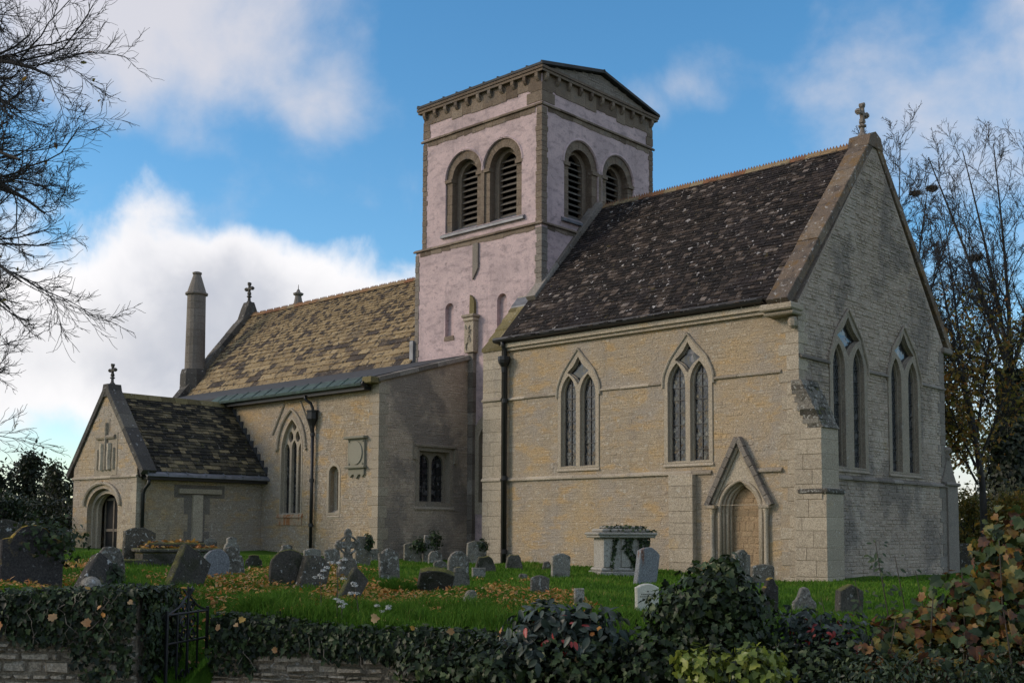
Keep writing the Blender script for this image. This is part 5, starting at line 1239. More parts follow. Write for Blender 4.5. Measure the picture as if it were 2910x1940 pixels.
x, y = CROSS; z = float(turf_z(x, y)); GC = empty('cross_gravestone', (x, y, z), 'weathered stone cross with rounded arm ends on a tapering base', 'gravestone')
P0 = stone_frame(x, y, 12, 0, 0); P = lambda u, v, n: tuple(Vector(P0(u, v, n))+Vector((x, y, z)))
k = KC
mb = MB(); mb.slab([(-.27*k,-.25),(-.25*k,.10*k),(-.21*k,.40*k),(-.15*k,.47*k),(.15*k,.47*k),(.21*k,.40*k),(.25*k,.10*k),(.27*k,-.25)], P, -.16, .02, .55, .02); mb.build('base', M_GRAVELICH, GC)
o = []
for q in range(4):
    for (r_, t) in ((.13,-.785),(.20,-.40),(.30,-.42),(.37,-.22),(.40,0),(.37,.22),(.30,.42),(.20,.40)):
        an = q*math.pi/2+t; o.append((math.sin(an)*r_*k*.8, .80*k+math.cos(an)*r_*k))
mb = MB(); mb.slab(o, P, -.12, -.02, .6, .015); mb.build('cross_head', M_GRAVELICH, GC)
mb = MB(); mb.slab([(-.13*k,.42*k),(-.10*k,.62*k),(.10*k,.62*k),(.13*k,.42*k)], P, -.125, -.018, .5, .01); mb.build('shaft', M_GRAVELICH, GC)
mb = MB()
for q in range(4):
    an = q*math.pi/2+math.pi/4; mb.tube([P(math.sin(an+t)*.21*k, .80*k+math.cos(an+t)*.21*k, -.02) for t in (-.6,-.3,0,.3,.6)], .03*k, 6, .5)
mb.build('ring', M_GRAVELICH, GC)
# chest tomb
x, y = TOMB; z = float(turf_z(x, y)); CT = empty('chest_tomb', (x, y, z), 'stone chest tomb with moulded lid and ivy creeping over it by the chancel wall', 'tomb')
P0 = stone_frame(x, y, 20, 0, 0); P = lambda u, v, n: tuple(Vector(P0(u, v, n))+Vector((x, y, z)))
def cbox(mb, hu, hn, v0, v1, t, bev=.02, du=0, dn=0):
    c = [(du-hu, dn+hn), (du+hu, dn+hn), (du+hu, dn-hn), (du-hu, dn-hn)]
    vs = []
    for v, i in ((v0, bev), (v0+bev, 0), (v1-bev, 0), (v1, bev)):
        vs += [P(u-(i if u > du else -i), v, n-(i if n > dn else -i)) for u, n in c]
    fs = [(0,3,2,1),(12,13,14,15)]+[(a*4+b, a*4+(b+1) % 4, a*4+4+(b+1) % 4, a*4+4+b) for a in range(3) for b in range(4)]
    mb.add(vs, fs, t)
mb = MB(); cbox(mb, .62, .42, -.2, .10, .6); cbox(mb, .58, .38, .10, .18, .8, .03); mb.build('plinth', M_TOMB, CT)
mb = MB(); cbox(mb, .52, .33, .17, .84, .75, .015); mb.build('chest', M_TOMB, CT)
for du in (-.42, .0, .42):
    mb = MB(); cbox(mb, .10, .02, .19, .82, .9, .015, du, .34); mb.build('pilaster_panel', M_TOMB, CT)
mb = MB(); cbox(mb, .66, .46, .84, .90, .7, .02); cbox(mb, .69, .49, .895, .96, .6, .02); cbox(mb, .56, .37, .955, 1.04, .6, .03); cbox(mb, .42, .26, 1.035, 1.10, .5, .03); mb.build('lid', M_TOMB, CT)
pts = []
n = 1500; u = nrng.uniform(-.5,.68,n); v = nrng.uniform(.15,1.12,n); keep = ((v > .86) & (np.abs(u) < .7)) | (np.abs(u-.12-.1*np.sin(v*7)) < .10) | (np.abs(u-.42) < .13) | (np.abs(u+.30-.12*(v-.5)) < .035)
u, v = u[keep], v[keep]; nn = np.where(v > .9, nrng.uniform(-.3,.46,len(v)), .36+nrng.uniform(0,.05,len(v)))
pos = np.array([P(a, min(b, 1.10) if abs(a) < .45 else min(b, 1.0), c) for a, b, c in zip(u, v, nn)]); f0 = np.array(P0(0,0,1))
scatter('ivy', IVT, IVF, pos, basis(f0+nrng.normal(size=pos.shape)*.5+np.array([0,0,.3]), nrng.normal(size=pos.shape)*.5-np.array([0,0,.7])), nrng.uniform(.04,.075,len(pos)), nrng.uniform(.1,.95,len(pos)), M_IVY, CT, kind='stuff')
# low broken table tomb strewn with leaves
x, y = LEDG; z = float(turf_z(x, y)); LT = empty('table_tomb', (x, y, z), 'low broken table tomb of mossy slabs strewn with orange leaves by the porch', 'tomb')
P0 = stone_frame(x, y, 15, 0, 0); P = lambda u, v, n: tuple(Vector(P0(u, v, n))+Vector((x, y, z)))
mb = MB(); cbox(mb, .72, .42, -.2, .26, .3); mb.build('base', M_GRAVEMOSS, LT)
mb = MB(); cbox(mb, .78, .46, .27, .34, .4, .02); mb.build('slab', M_GRAVEMOSS, LT)
mb = MB(); cbox(mb, .52, .34, .345, .44, .3, .025, -.05, -.1); mb.build('slab', M_GRAVEMOSS, LT)
mb = MB(); cbox(mb, .26, .22, -.1, .14, .35, .02, -.90, .3); mb.build('fallen_slab', M_GRAVEMOSS, LT)
n = 90; u = nrng.uniform(-.7,.75,n); nn = nrng.uniform(-.4,.42,n); pos = np.array([P(a, .355 if abs(a+.05) > .5 or b > .22 else .455, b) for a, b in zip(u, nn)])
scatter('fallen_leaves', MPT, MPF, pos, basis(np.array([0,0,1.])+nrng.normal(size=pos.shape)*.5, nrng.normal(size=pos.shape)), nrng.uniform(.06,.11,n), nrng.random(n), M_FALLEN, LT, kind='stuff')
leafball('ivy', P(.1,.10,.5), (.85,.25,.22), 500, .06, M_IVY, LT, kind='stuff', shell=(.4,1.05))
x, y = DOME; z = float(turf_z(x, y)); mb = MB(); mb.lathe([(.10,-.1),(.115,.0),(.11,.05),(.09,.10),(.05,.13),(.012,.14)], 0, 0, 14, .6); o = mb.build('gatepost_ball', M_GRAVE, smooth=True); o.location = (x, y, z+.10); tag(o, 'pale green-tinged stone dome on top of the ivied wall', 'stone ball')

# ------------------------------------------------------------------ boundary wall, ivy and gate
def wall_frame(a, b):
    A, B = Vector(a+(0,)), Vector(b+(0,)); t = (B-A).normalized(); n = Vector((t.y, -t.x, 0))
    if n.dot(Vector((CAM[0], CAM[1], 0))-A) < 0: n = -n
    return (lambda u, v, w: tuple(A+t*u+Vector((0,0,v))+n*w)), (B-A).length, t, n
def drywall(a, b, top, thick, label, keep, u_keep=None):
    P, L, t, n = wall_frame(a, b); root = empty('drystone_wall', (a[0], a[1], -.64), label, 'wall')
    k = 24; up = [(L*i/k, top(L*i/k)-.03) for i in range(k+1)]
    mb = MB(); mb.prism([[(0,-.75)]+[(L,-.75)]+up[::-1]], P, -thick, -.045, .15); mb.build('wall_core', M_DRY, root)
    ps = rubble(P, 0, L, -.62, max(v for u, v in up)+.05, (), None, .016, rowh=(.035,.105), ln=(.07,.34), proud=(-.035,.04), joint=.014, r=rng)
    ps = [q for q in ps if q[0][2] and True]
    A = Vector(a+(0,)); out = []
    for vs, fs, tt in ps:
        c = Vector(vs[4])-A; u = c.x*t.x+c.y*t.y
        if vs[6][2] <= top(u)+.01: out.append((vs, fs, tt))
    # push the backs well into the core so that every stone has depth
    o2 = []
    for vs, fs, tt in out: o2.append(([tuple(Vector(p)-n*.06) for p in vs[:4]]+list(vs[4:]), fs, tt))
    emit(o2, 'stone', M_DRY, root, keep, 'wall_stones')
    return root, P, L, n
la, lb = cw(-9.0, 11.0), cw(-3.62, 11.0)
ltop = lambda u: .40-.03*math.sin(u*2)
WL, PLf, LL, nL = drywall(la, lb, ltop, .55, 'dry-stone wall with heavy dark ivy, ending at the iron gate', 200)
ra, rb = cw(-3.12, 11.9), cw(.6, 11.0)
rtop = lambda u: .10-.045*u+.02*math.sin(u*3)
WR, PRf, LR, nR = drywall(ra, rb, rtop, .5, 'dry-stone wall with ivy and long grass along its top, beyond the gate', 200)
xa, xb = cw(.62, 11.0), cw(9.5, 10.9)
WX, PXf, LX, nX = drywall(xa, xb, lambda u: -.02, .5, 'low dry-stone wall buried under dark shrubs', 0)
def ivy_on(P, nvec, L, n, u_rng, top, low, parent, size=.068, over=.45, tint=(.05,.98), bul=.10, mat=None, name='ivy'):
    u = nrng.uniform(u_rng[0], u_rng[1], n); ontop = nrng.random(n) < .28
    tp = np.array([top(a) for a in u]); lo = np.array([low(a) for a in u])
    v = lo+(tp+.06-lo)*nrng.random(n)**.72
    w = bul*nrng.random(n)*(.4+.6*np.sin(np.clip((v-lo)/(tp-lo+.01),0,1)*2.6))+.015
    w = np.where(ontop, nrng.uniform(-over, .06, n), w); v = np.where(ontop, tp+nrng.uniform(-.01,.10,n), v)
    pos = np.array([P(a, b, c) for a, b, c in zip(u, v, w)])
    nv = np.array(nvec)[None]*np.where(ontop, .3, 1.0)[:, None]+np.array([0,0,1.0])[None]*np.where(ontop, 1.0, .25)[:, None]
    nr = nv+nrng.normal(size=(n,3))*.42; tip = nrng.normal(size=(n,3))*.45+np.array([0,0,-.9])
    t = tint[0]+(tint[1]-tint[0])*nrng.random(n)**1.5
    return scatter(name, IVT, IVF, pos, basis(nr, tip), size*(.45+1.0*nrng.random(n)**1.6), t, mat or M_IVY, parent, kind='stuff')
nz1 = lambda u, f, p: mnoise.noise((u*f, p, .3))
ivy_on(PLf, nL, LL, 6800, (1.5, LL), ltop, lambda u: (-.02+.16*nz1(u,2.2,1)) if u < LL-.75 else -.02-.5*min(1,(u-LL+.75)/.35), WL, .055)
# the ivied end of the wall beside the gate
Pe, Le, te, ne = wall_frame(cw(-3.60, 11.0), cw(-3.60, 12.1))
ne = Vector((RT[0], RT[1], 0)); Pe2 = lambda u, v, w: (cw(-3.60+w, 11.0+u)[0], cw(-3.60+w, 11.0+u)[1], v)
ivy_on(Pe2, ne, 1.1, 2200, (0, 1.15), lambda u: .38, lambda u: -.6, WL, .062, over=.2)
ivy_on(PRf, nR, LR, 5600, (0, LR), rtop, lambda u: -.22-.10*u*.0+.16*nz1(u,1.8,5)-(.25 if u < .5 else 0)-(.30 if u > 2.6 else 0), WR, .054, over=.25)
# bare trailing ivy stems on the wall faces
for (P_, L_, root_, tp_) in ((PLf, LL, WL, ltop), (PRf, LR, WR, rtop)):
    for i in range(26):
        u = rng.uniform(max(0, L_-3.6), L_); v = tp_(u)+rng.uniform(-.1,.05); pts = []
        for j in range(7): pts.append(P_(u, v, .05+rng.uniform(0,.09))); u += rng.uniform(-.06,.06); v -= rng.uniform(.03,.10)
        mb = MB(); mb.tube(pts, [.005,.005,.004,.004,.003,.003,.002], 4); mb.build('ivy_stem', M_DRYSTEM, root_)
# wrought-iron gate, standing ajar
ga, gb_ = cw(-3.46, 11.45), cw(-3.27, 12.25)
GT = empty('iron_gate', (ga[0], ga[1], -.58), 'slim black wrought-iron gate with scrolls and a spear finial, standing ajar', 'gate')
P, GL, gt, gn = wall_frame(ga, gb_)
def scroll(mb, u, v, r0, sgn, turn, rr=.011):
    pts = []
    for i in range(16):
        t = i/15; a = turn*2*math.pi*t*1.25; r = r0*(1-t*.72); pts.append(P(u+sgn*r*math.cos(a), v+r*math.sin(a), 0))
    mb.tube(pts, rr, 5)
for u in (0.0, GL):
    mb = MB(); mb.tube([P(u,-.60,0), P(u,.24,0)], .020, 6); mb.build('stile', M_IRON, GT)
for v, r in ((.20,.014), (-.09,.013), (-.50,.014)):
    mb = MB(); mb.tube([P(0,v,0), P(GL,v,0)], r, 6); mb.build('rail', M_IRON, GT)
for u in (GL*.25, GL*.5, GL*.75):
    mb = MB(); mb.tube([P(u,-.52,0), P(u,.22 if u != GL*.5 else .46,0)], .013 if u != GL*.5 else .016, 6); mb.build('bar', M_IRON, GT)
for s in (-1, 1):
    mb = MB(); scroll(mb, GL*.5+s*.09, .10, .07, s, 1); mb.build('scroll', M_IRON, GT)
    mb = MB(); scroll(mb, GL*.5+s*.09, -.01, .07, s, -1); mb.build('scroll', M_IRON, GT)
    mb = MB(); scroll(mb, GL*.5+s*.075, .26, .06, s, 1); mb.build('scroll', M_IRON, GT)
    mb = MB(); scroll(mb, GL*.5+s*.09, -.42, .07, s, -1); mb.build('scroll', M_IRON, GT)
    mb = MB(); mb.tube([P(GL*.5+s*GL*.5,.20,0), P(GL*.5+s*GL*.24,.26,0), P(GL*.5+s*.03,.37,0)], .012, 5); mb.build('brace', M_IRON, GT)
mb = MB()
for q in range(5):
    a = q*math.pi/5; mb.tube([P(GL*.5,.36,0), P(GL*.5+math.cos(a)*.045,.40+math.sin(a)*.05,math.sin(q)*.03), P(GL*.5+math.cos(a)*.08,.41+math.sin(a)*.075,math.sin(q)*.04)], [.012,.014,.004], 5)
mb.build('leaf_finial', M_IRON, GT)

# ------------------------------------------------------------------ lawn: blades, long tufts, fallen leaves
def visible_sd(n, d0, d1, m0=-.52, m1=.56, pw=.6):
    d = d0+(d1-d0)*nrng.random(n)**(1/pw); return d*nrng.uniform(m0, m1, n), d
def blades(name, s, d, hgt, wid, tint, label, lean=.5, parent=None):
    X = CAM[0]+FW[0]*d+RT[0]*s; Y = CAM[1]+FW[1]*d+RT[1]*s; Z = turf_z(X, Y)
    inch = ((X > -9.9) & (X < .75) & (Y > -.16)) | ((X > -17.2) & (X < -11.5) & (Y > -2.35))
    ok = ~inch & (d > edge_d(s)-.12); X, Y, Z, hgt, wid, tint = X[ok], Y[ok], Z[ok], hgt[ok], wid[ok], tint[ok]; n = len(X)
    a = nrng.uniform(0, 2*math.pi, n); l = lean*nrng.random(n); b = nrng.uniform(0, 2*math.pi, n)
    p0 = np.stack([X-np.cos(a)*wid, Y-np.sin(a)*wid, Z-.01], 1); p1 = np.stack([X+np.cos(a)*wid, Y+np.sin(a)*wid, Z-.01], 1)
    mx = np.stack([X+np.cos(b)*l*hgt*.35, Y+np.sin(b)*l*hgt*.35, Z+hgt*.62], 1)
    tp = np.stack([X+np.cos(b)*l*hgt, Y+np.sin(b)*l*hgt, Z+hgt*.96], 1)
    m0_ = mx-(p1-p0)*.35; m1_ = mx+(p1-p0)*.35
    V = np.stack([p0, p1, m1_, m0_, tp], 1).reshape(-1, 3); k = np.arange(n)*5
    F = np.concatenate([np.stack([k, k+1, k+2], 1), np.stack([k, k+2, k+3], 1), np.stack([k+3, k+2, k+4], 1)])
    return np_mesh(name, V, F, np.tile(tint, 3), M_GRASS, kind='stuff', label=label, cat='grass')
n = 170000
s, d = visible_sd(n, 11.5, 30)
pn = np.array([mnoise.noise((a*.9, b*.9, 0)) for a, b in zip(s[:], d[:])])
hg = nrng.uniform(.03,.075,n)*(1+.6*np.clip(pn, 0, 1)); ti = np.clip(.42+.35*pn+nrng.normal(size=n)*.16, 0, 1)
blades('grass', s, d, hg, .0035+.00025*d, ti, 'short green turf of the churchyard lawn', .9)
n = 46000
s, d = visible_sd(n, 11.45, 14.0, -.36, .40, 1.3); d = np.where(s > -3.1, np.maximum(d, edge_d(s)-.12), d)
pn = np.array([mnoise.noise((a*1.6, b*1.6, 4)) for a, b in zip(s, d)])
ok = (pn > -.25) & (np.abs(s+3.38) > .5); s, d, pn = s[ok], d[ok], pn[ok]; n = len(s)
blades('long_grass', s, d, nrng.uniform(.10,.26,n)*(.6+.9*np.clip(pn+.1,0,1)), np.full(n,.0042), np.clip(.35+nrng.normal(size=n)*.2,0,1), 'long unmown grass along the top of the boundary wall', 1.1)
def tussock(px, py, rad, n, hmin, hmax, lab):
    s0 = px; d0 = py; a = nrng.uniform(0, 2*math.pi, n); r_ = rad*np.sqrt(nrng.random(n))
    blades('grass_tussock', s0+r_*np.cos(a), d0+r_*np.sin(a), nrng.uniform(hmin,hmax,n)*(1.15-r_/rad*.6), np.full(n,.005), np.clip(.25+nrng.normal(size=n)*.15,0,1), lab, 1.2)
tussock(-1.72, 17.3, .30, 1600, .14, .30, 'rounded grass hummock beside the half-sunk tipped slab')
tussock(-2.85, 12.3, .26, 1800, .14, .34, 'tall grass tuft growing on the wall just beyond the gate')
# fallen leaves in drifts
n = 24000; s, d = visible_sd(n, 11.8, 24, -.46, .10, 1.0)
pn = np.array([mnoise.noise((a*.75+3, b*.42, 7)) + .5*mnoise.noise((a*2.1, b*1.5, 2)) for a, b in zip(s, d)])
w8 = np.clip((d-11.8)/1.0, 0, 1)*np.clip((23-d)/5, 0, 1)*np.clip((1.2-s)/1.5, .0, 1)
ok = pn+.45*nrng.random(n) > .46-.22*w8; ok &= w8 > .05; s, d = s[ok], d[ok]
for (cs, cd, rs, rd, m_) in LEAFD:
    m_ = int(m_*.6); s = np.concatenate([s, cs+nrng.normal(size=m_)*rs*1.3]); d = np.concatenate([d, cd+nrng.normal(size=m_)*rd*1.3])
ok = d > edge_d(s); s, d = s[ok], d[ok]
X = CAM[0]+FW[0]*d+RT[0]*s; Y = CAM[1]+FW[1]*d+RT[1]*s; n = len(s)
pos = np.stack([X, Y, turf_z(X, Y)+nrng.uniform(.02,.075,n)], 1)
scatter('fallen_leaves', OVT, OVF, pos, basis(np.array([0,0,1.])+nrng.normal(size=(n,3))*.55, nrng.normal(size=(n,3))), nrng.uniform(.035,.085,n), nrng.random(n), M_FALLEN, kind='stuff', label='orange and yellow leaves fallen in drifts on the lawn', cat='leaves')
# single leaves caught on the wall ivy
n = 30; s = nrng.uniform(-5.2, 5, n); d = np.where(s < -3.5, 10.9, 11.6-.2*(s+3)); zz_ = np.where(s < -3.5, nrng.uniform(.1,.5,n), nrng.uniform(-.2,.22,n)-.02*s)
d = np.where((s > .3), 10.5, d)
pos = np.stack([CAM[0]+FW[0]*d+RT[0]*s, CAM[1]+FW[1]*d+RT[1]*s, zz_], 1)-np.array([FW[0],FW[1],0])*.06
scatter('caught_leaves', MPT, MPF, pos, basis(np.array([-FW[0],-FW[1],.5])+nrng.normal(size=(n,3))*.5, nrng.normal(size=(n,3))), nrng.uniform(.04,.09,n), nrng.random(n), M_FALLEN, kind='stuff', label='yellow and orange leaves caught in the wall ivy', cat='leaves')

# ------------------------------------------------------------------ foreground shrubs
def sh(s, d, z): return (cw(s, d)[0], cw(s, d)[1], z)
def shrub(name, label, parts, cat='shrub'):
    root = empty(name, sh(parts[0][0], parts[0][1], -.6), label, cat)
    for (s, d, z, rs, rz, n, size, mat, tm, tint) in parts:
        leafball('foliage', sh(s, d, z), (rs, rs*.8, rz), n, size, mat, root, tm, tint, shell=(.35,1.08), kind='stuff')
    for i in range(7):
        s, d, z, rs, rz = parts[i % len(parts)][:5]; b = Vector(sh(s+rng.uniform(-.3,.3)*rs, d, -.62)); e = Vector(sh(s+rng.uniform(-.8,.8)*rs, d+rng.uniform(-.4,.4)*rs, z+rz*rng.uniform(.5,1.0)))
        mb = MB(); mb.tube([b, b.lerp(e,.5)+Vector((rng.uniform(-.05,.05),rng.uniform(-.05,.05),0)), e], [.016,.011,.004], 5); mb.build('stem', M_STEM, root)
    return root
IV = (IVT, IVF); OV = (OVT, OVF)
# px -> s at depth d: (px-1455)/3206*d
shrub('ivy_thicket', 'long dark ivy thicket smothering the low wall in front of the lawn', [(-.1,10.9,-.28,.55,.34,1500,.062,M_IVY,IV,(.02,.95)),(.6,10.7,-.25,.6,.38,1700,.062,M_IVY,IV,(.02,.95)),(1.3,10.5,-.22,.6,.40,1700,.062,M_IVY,IV,(.02,.95)),(2.0,10.3,-.22,.6,.40,1500,.06,M_IVY,IV,(.02,.95)),(2.8,10.3,-.22,.6,.36,1500,.06,M_IVY,IV,(.02,.95)),(-.7,11.2,-.28,.5,.28,900,.06,M_IVY,IV,(.02,.95))])
shrub('leathery_shrub', 'grey-green spiky-leaved shrub with scattered red leaves at the lawn edge', [(.35,10.9,.16,.42,.26,420,.12,M_BLUEBUSH,OV,(.1,1.0)),(.72,10.7,.10,.42,.30,420,.12,M_BLUEBUSH,OV,(.1,1.0)),(.2,10.8,-.05,.5,.25,300,.11,M_BLUEBUSH,OV,(.1,.9)),(.5,10.6,.08,.5,.24,34,.085,M_BERRY,OV,(0,1))])
shrub('ivy_mound', 'tall dark ivy mound rising in front of the chancel doorway', [(1.88,10.6,.42,.46,.34,1700,.062,M_IVY,IV,(.05,1.0)),(1.55,10.6,.25,.36,.34,900,.062,M_IVY,IV,(.05,1.0)),(2.15,10.6,.22,.36,.34,900,.062,M_IVY,IV,(.05,1.0)),(1.98,10.55,.74,.18,.13,130,.07,M_IVY,IV,(.4,1.0)),(1.85,10.5,.05,.6,.3,900,.06,M_IVY,IV,(.02,.8))])
shrub('yellow_ivy', 'bright yellow-green ivy spilling in front of the dark ivy mound', [(1.62,9.7,-.10,.26,.20,330,.072,M_IVYY,IV,(.0,1.0)),(2.02,9.6,-.12,.36,.24,480,.075,M_IVYY,IV,(.0,1.0)),(1.80,9.6,-.32,.40,.18,330,.07,M_IVYY,IV,(.0,1.0)),(1.85,9.75,-.2,.5,.3,500,.06,M_IVY,IV,(.0,.6))])
shrub('berry_shrub', 'loose shrub with grey-green leaves and red berries around the bell-shaped stone', [(2.75,10.7,.16,.38,.22,420,.075,M_BLUEBUSH,OV,(.1,1.0)),(3.1,10.6,.05,.40,.26,420,.075,M_BLUEBUSH,OV,(.1,1.0)),(2.85,10.5,.14,.40,.24,46,.06,M_BERRY,OV,(0,1))])
shrub('privet_bush', 'fine-leaved olive green bush along the foot of the autumn saplings', [(3.1,9.8,-.18,.55,.26,1300,.045,M_BUSH,OV,(.15,1.0)),(3.8,9.8,-.15,.6,.28,1400,.045,M_BUSH,OV,(.15,1.0)),(4.5,9.8,-.15,.6,.28,1300,.045,M_BUSH,OV,(.1,.9)),(2.6,9.6,-.35,.5,.22,900,.045,M_BUSH,OV,(.1,.9)),(5.2,9.8,-.1,.6,.3,900,.05,M_BUSH,OV,(.1,.9))])
# sycamore saplings: every big leaf is a part of its own
SYC = empty('sycamore_sapling', sh(4.2,10.2,-.62), 'young sycamore with big green, yellow and brown autumn leaves beside the gable wall', 'tree')
leafmeshes = []
for i in range(14):
    t = [.02,.10,.2,.3,.36,.46,.55,.6,.66,.72,.78,.85,.92,.98][i]; mb = MB(); mb.add(MPT, MPF, t); me_o = mb.build('leaf', M_SYC); leafmeshes.append(me_o.data); bpy.data.objects.remove(me_o)
stems = [(4.7,10.3,1.25),(4.35,10.1,1.0),(4.05,10.2,.72),(3.75,10.1,.50),(3.45,10.2,.30),(4.55,9.8,.62),(4.2,9.7,.40),(3.9,9.8,.22),(4.85,9.9,.95),(3.2,10.1,.12),(4.75,9.6,.25),(3.6,9.8,.05)]
cnt = 0
for (s, d, zt) in stems:
    b = Vector(sh(s+rng.uniform(-.05,.15), d+.1, -.64)); e = Vector(sh(s, d, zt)); mid = b.lerp(e, .5)+Vector((rng.uniform(-.06,.06), rng.uniform(-.06,.06), 0))
    mb = MB(); mb.tube([b, mid, e], [.014,.010,.005], 5); mb.build('stem', M_STEM, SYC)
    for q in range(25):
        t = rng.uniform(.35, 1.04); p = b.lerp(mid, t*2) if t < .5 else mid.lerp(e, t*2-1)
        a = rng.uniform(0, 2*math.pi); o_ = Vector((math.cos(a), math.sin(a), rng.uniform(-.2,.35)))*rng.uniform(.06,.26); c = p+o_
        tipd = np.array([[o_.x*3+rng.gauss(0,.3), o_.y*3+rng.gauss(0,.3), -.75]]); nrm = np.array([[-FW[0]*.7+rng.gauss(0,.45), -FW[1]*.7+rng.gauss(0,.45), .75+rng.gauss(0,.3)]])
        Rm = basis(nrm, tipd)[0]; k = rng.uniform(.055,.12)
        lt = leafmeshes[min(13, max(0, int(rng.choice([rng.uniform(0,5), rng.uniform(0,5), rng.uniform(4,8), rng.uniform(7,13.9), rng.uniform(9,13.9)]))))]
        o = bpy.data.objects.new('leaf', lt); COL.objects.link(o); o.parent = SYC
        M3 = Matrix([[Rm[i][j]*k for j in range(3)] for i in range(3)]).to_4x4(); M3.translation = c-SYC.location; o.matrix_local = M3; cnt += 1
for (s, d, z, rs, rz, n_) in ((4.65,10.5,.80,.40,.50,230),(4.25,10.4,.35,.50,.42,230),(3.75,10.4,.10,.50,.30,170),(5.2,10.4,.9,.5,.6,200),(4.6,10.1,.15,.6,.3,160)):
    leafball('foliage', sh(s, d, z), (rs, rs*.7, rz), int(n_*2.6), .078, M_SYC, SYC, (MPT, MPF), (0,.95), shell=(.2,1.05), droop=.8, kind='stuff')
# thin shoots
for (s, d, zt, lab, lf) in ((3.55,10.8,.98,'slim green-leaved shoot in front of the gable wall',60),(3.35,10.8,.62,'short slender shoot beside the slim green-leaved one',24),(3.80,11.0,.85,'bare leaning shoot with a few leaves against the gable wall',8),(3.05,10.9,.45,'wispy bare shoot next to the blocky mossy headstone',6),(4.0,11.0,.7,'reddish bare shoot close to the autumn sycamore',8)):
    rt = empty('shoot', sh(s, d, -.6), lab, 'sapling', 'thin shoots before the gable wall'); b = Vector(sh(s+.12, d, -.6)); e = Vector(sh(s-.08, d, zt)); md = b.lerp(e,.5)+Vector((.02,.01,0))
    mb = MB(); mb.tube([b, md, e], [.010,.007,.003], 5); mb.build('stem', M_STEM, rt)
    tt = nrng.uniform(.45,1.0,lf); base_ = np.array(b)[None]*(1-tt[:,None])+np.array(e)[None]*tt[:,None]
    of = nrng.normal(size=(lf,3))*np.array([.05,.05,.03]); scatter('foliage', OVT, OVF, base_+of, basis(of+np.array([-FW[0],-FW[1],.6]), of+np.array([0,0,-.02])), nrng.uniform(.04,.075,lf), nrng.uniform(.5,1,lf), M_BUSH, rt, kind='stuff')
# dried umbels among the grass
for i, (s, d, h) in enumerate(((-1.85,12.1,.62),(-2.05,12.3,.45),(-1.62,12.2,.40),(-1.78,12.0,.18),(-1.4,12.3,.12))):
    rt = empty('hogweed', sh(s, d, float(turf_z(*cw(s,d)))), ['tall white-flowered umbel stalk standing against the keeled-over slab','white-flowered umbel stalk leaning behind the tallest one','slender umbel stalk with small white head beside the keeled-over slab','low white umbel in the long grass by the wall','tiny white umbel lying low in the fallen leaves'][i], 'wildflower', 'white umbels by the wall')
    b = Vector(rt.location); e = b+Vector((rng.uniform(-.05,.05), rng.uniform(-.05,.05), h)); mb = MB(); mb.tube([b, b.lerp(e,.5), e], [.006,.005,.003], 5)
    heads = []
    for q in range(4):
        a = rng.uniform(0,6.28); p = b.lerp(e, rng.uniform(.55,1.0)); t = p+Vector((math.cos(a)*.07, math.sin(a)*.07, .08)); mb.tube([p, t], [.003,.002], 4); heads.append(t)
    mb.build('stalk', M_STEM, rt)
    for t in heads+[e]: leafball('flower_head', t, (.032,.032,.012), 60, .014, M_WHITEFL, rt, (QDT, QDF), (0,1), upb=1.5)

# ------------------------------------------------------------------ trees
def bez(a, b, c, n): return [a*(1-t)**2+b*2*t*(1-t)+c*t*t for t in [i/n for i in range(n+1)]]
class Tree:
    def __init__(s, seed): s.r = random.Random(seed); s.lines = []; s.tips = []
    def limb(s, pts, r0, r1, lvl, spec):
        n = len(pts); s.lines.append((pts, [r0+(r1-r0)*i/(n-1) for i in range(n)]))
        L = sum((pts[i+1]-pts[i]).length for i in range(n-1))
        if lvl >= spec['levels']:
            s.tips.append(pts[-1]); s.tips.append(pts[n//2]); return
        m_ = spec['kids'][lvl]; m_ = max(2, int(m_*s.r.uniform(.8,1.2)))
        for k in range(m_):
            t = spec['start']+(1-spec['start'])*(k+s.r.random())/m_
            f = t*(n-1); i = min(int(f), n-2); p = pts[i].lerp(pts[i+1], f-i); d = (pts[i+1]-pts[i]).normalized()
            ax = d.cross(Vector((s.r.gauss(0,1), s.r.gauss(0,1), s.r.gauss(0,1))))
            if ax.length < 1e-3: continue
            ang = R(s.r.uniform(*spec['ang'])); q = Matrix.Rotation(ang, 3, ax.normalized()) @ d
            q = (q+Vector(spec['bias'][lvl])*1.0).normalized()
            ln = L*spec['ratio'][lvl]*s.r.uniform(.6,1.15)*(1.15-.55*t)
            rr = max(spec['rmin'], (r0+(r1-r0)*t)*spec['rr'])
            st = max(3, spec['seg'][lvl]); pt = [p]; dd = q
            for j in range(st):
                dd = (dd+Vector((s.r.gauss(0,1), s.r.gauss(0,1), s.r.gauss(0,1)))*spec['wig']+Vector((0,0,spec['trop'][lvl]))).normalized(); pt.append(pt[-1]+dd*(ln/st))
            s.limb(pt, rr, max(spec['rmin']*.7, rr*.35), lvl+1, spec)
    def build(s, root, mat, name='branches'):
        mb = MB(); big = MB()
        for pts, rad in s.lines:
            t = big if rad[0] > .05 else mb
            t.tube(pts, rad, 7 if rad[0] > .12 else (5 if rad[0] > .03 else 3), .5, cap=False)
        if mb.v: mb.build('twigs', mat, root, kind='stuff')
        if big.v: big.build(name, mat, root, smooth=True)
def P3(px, py, d): return Vector((cw((px-1455)/3206*d, d)[0], cw((px-1455)/3206*d, d)[1], CAM[2]+(1507-py)/3206*d))
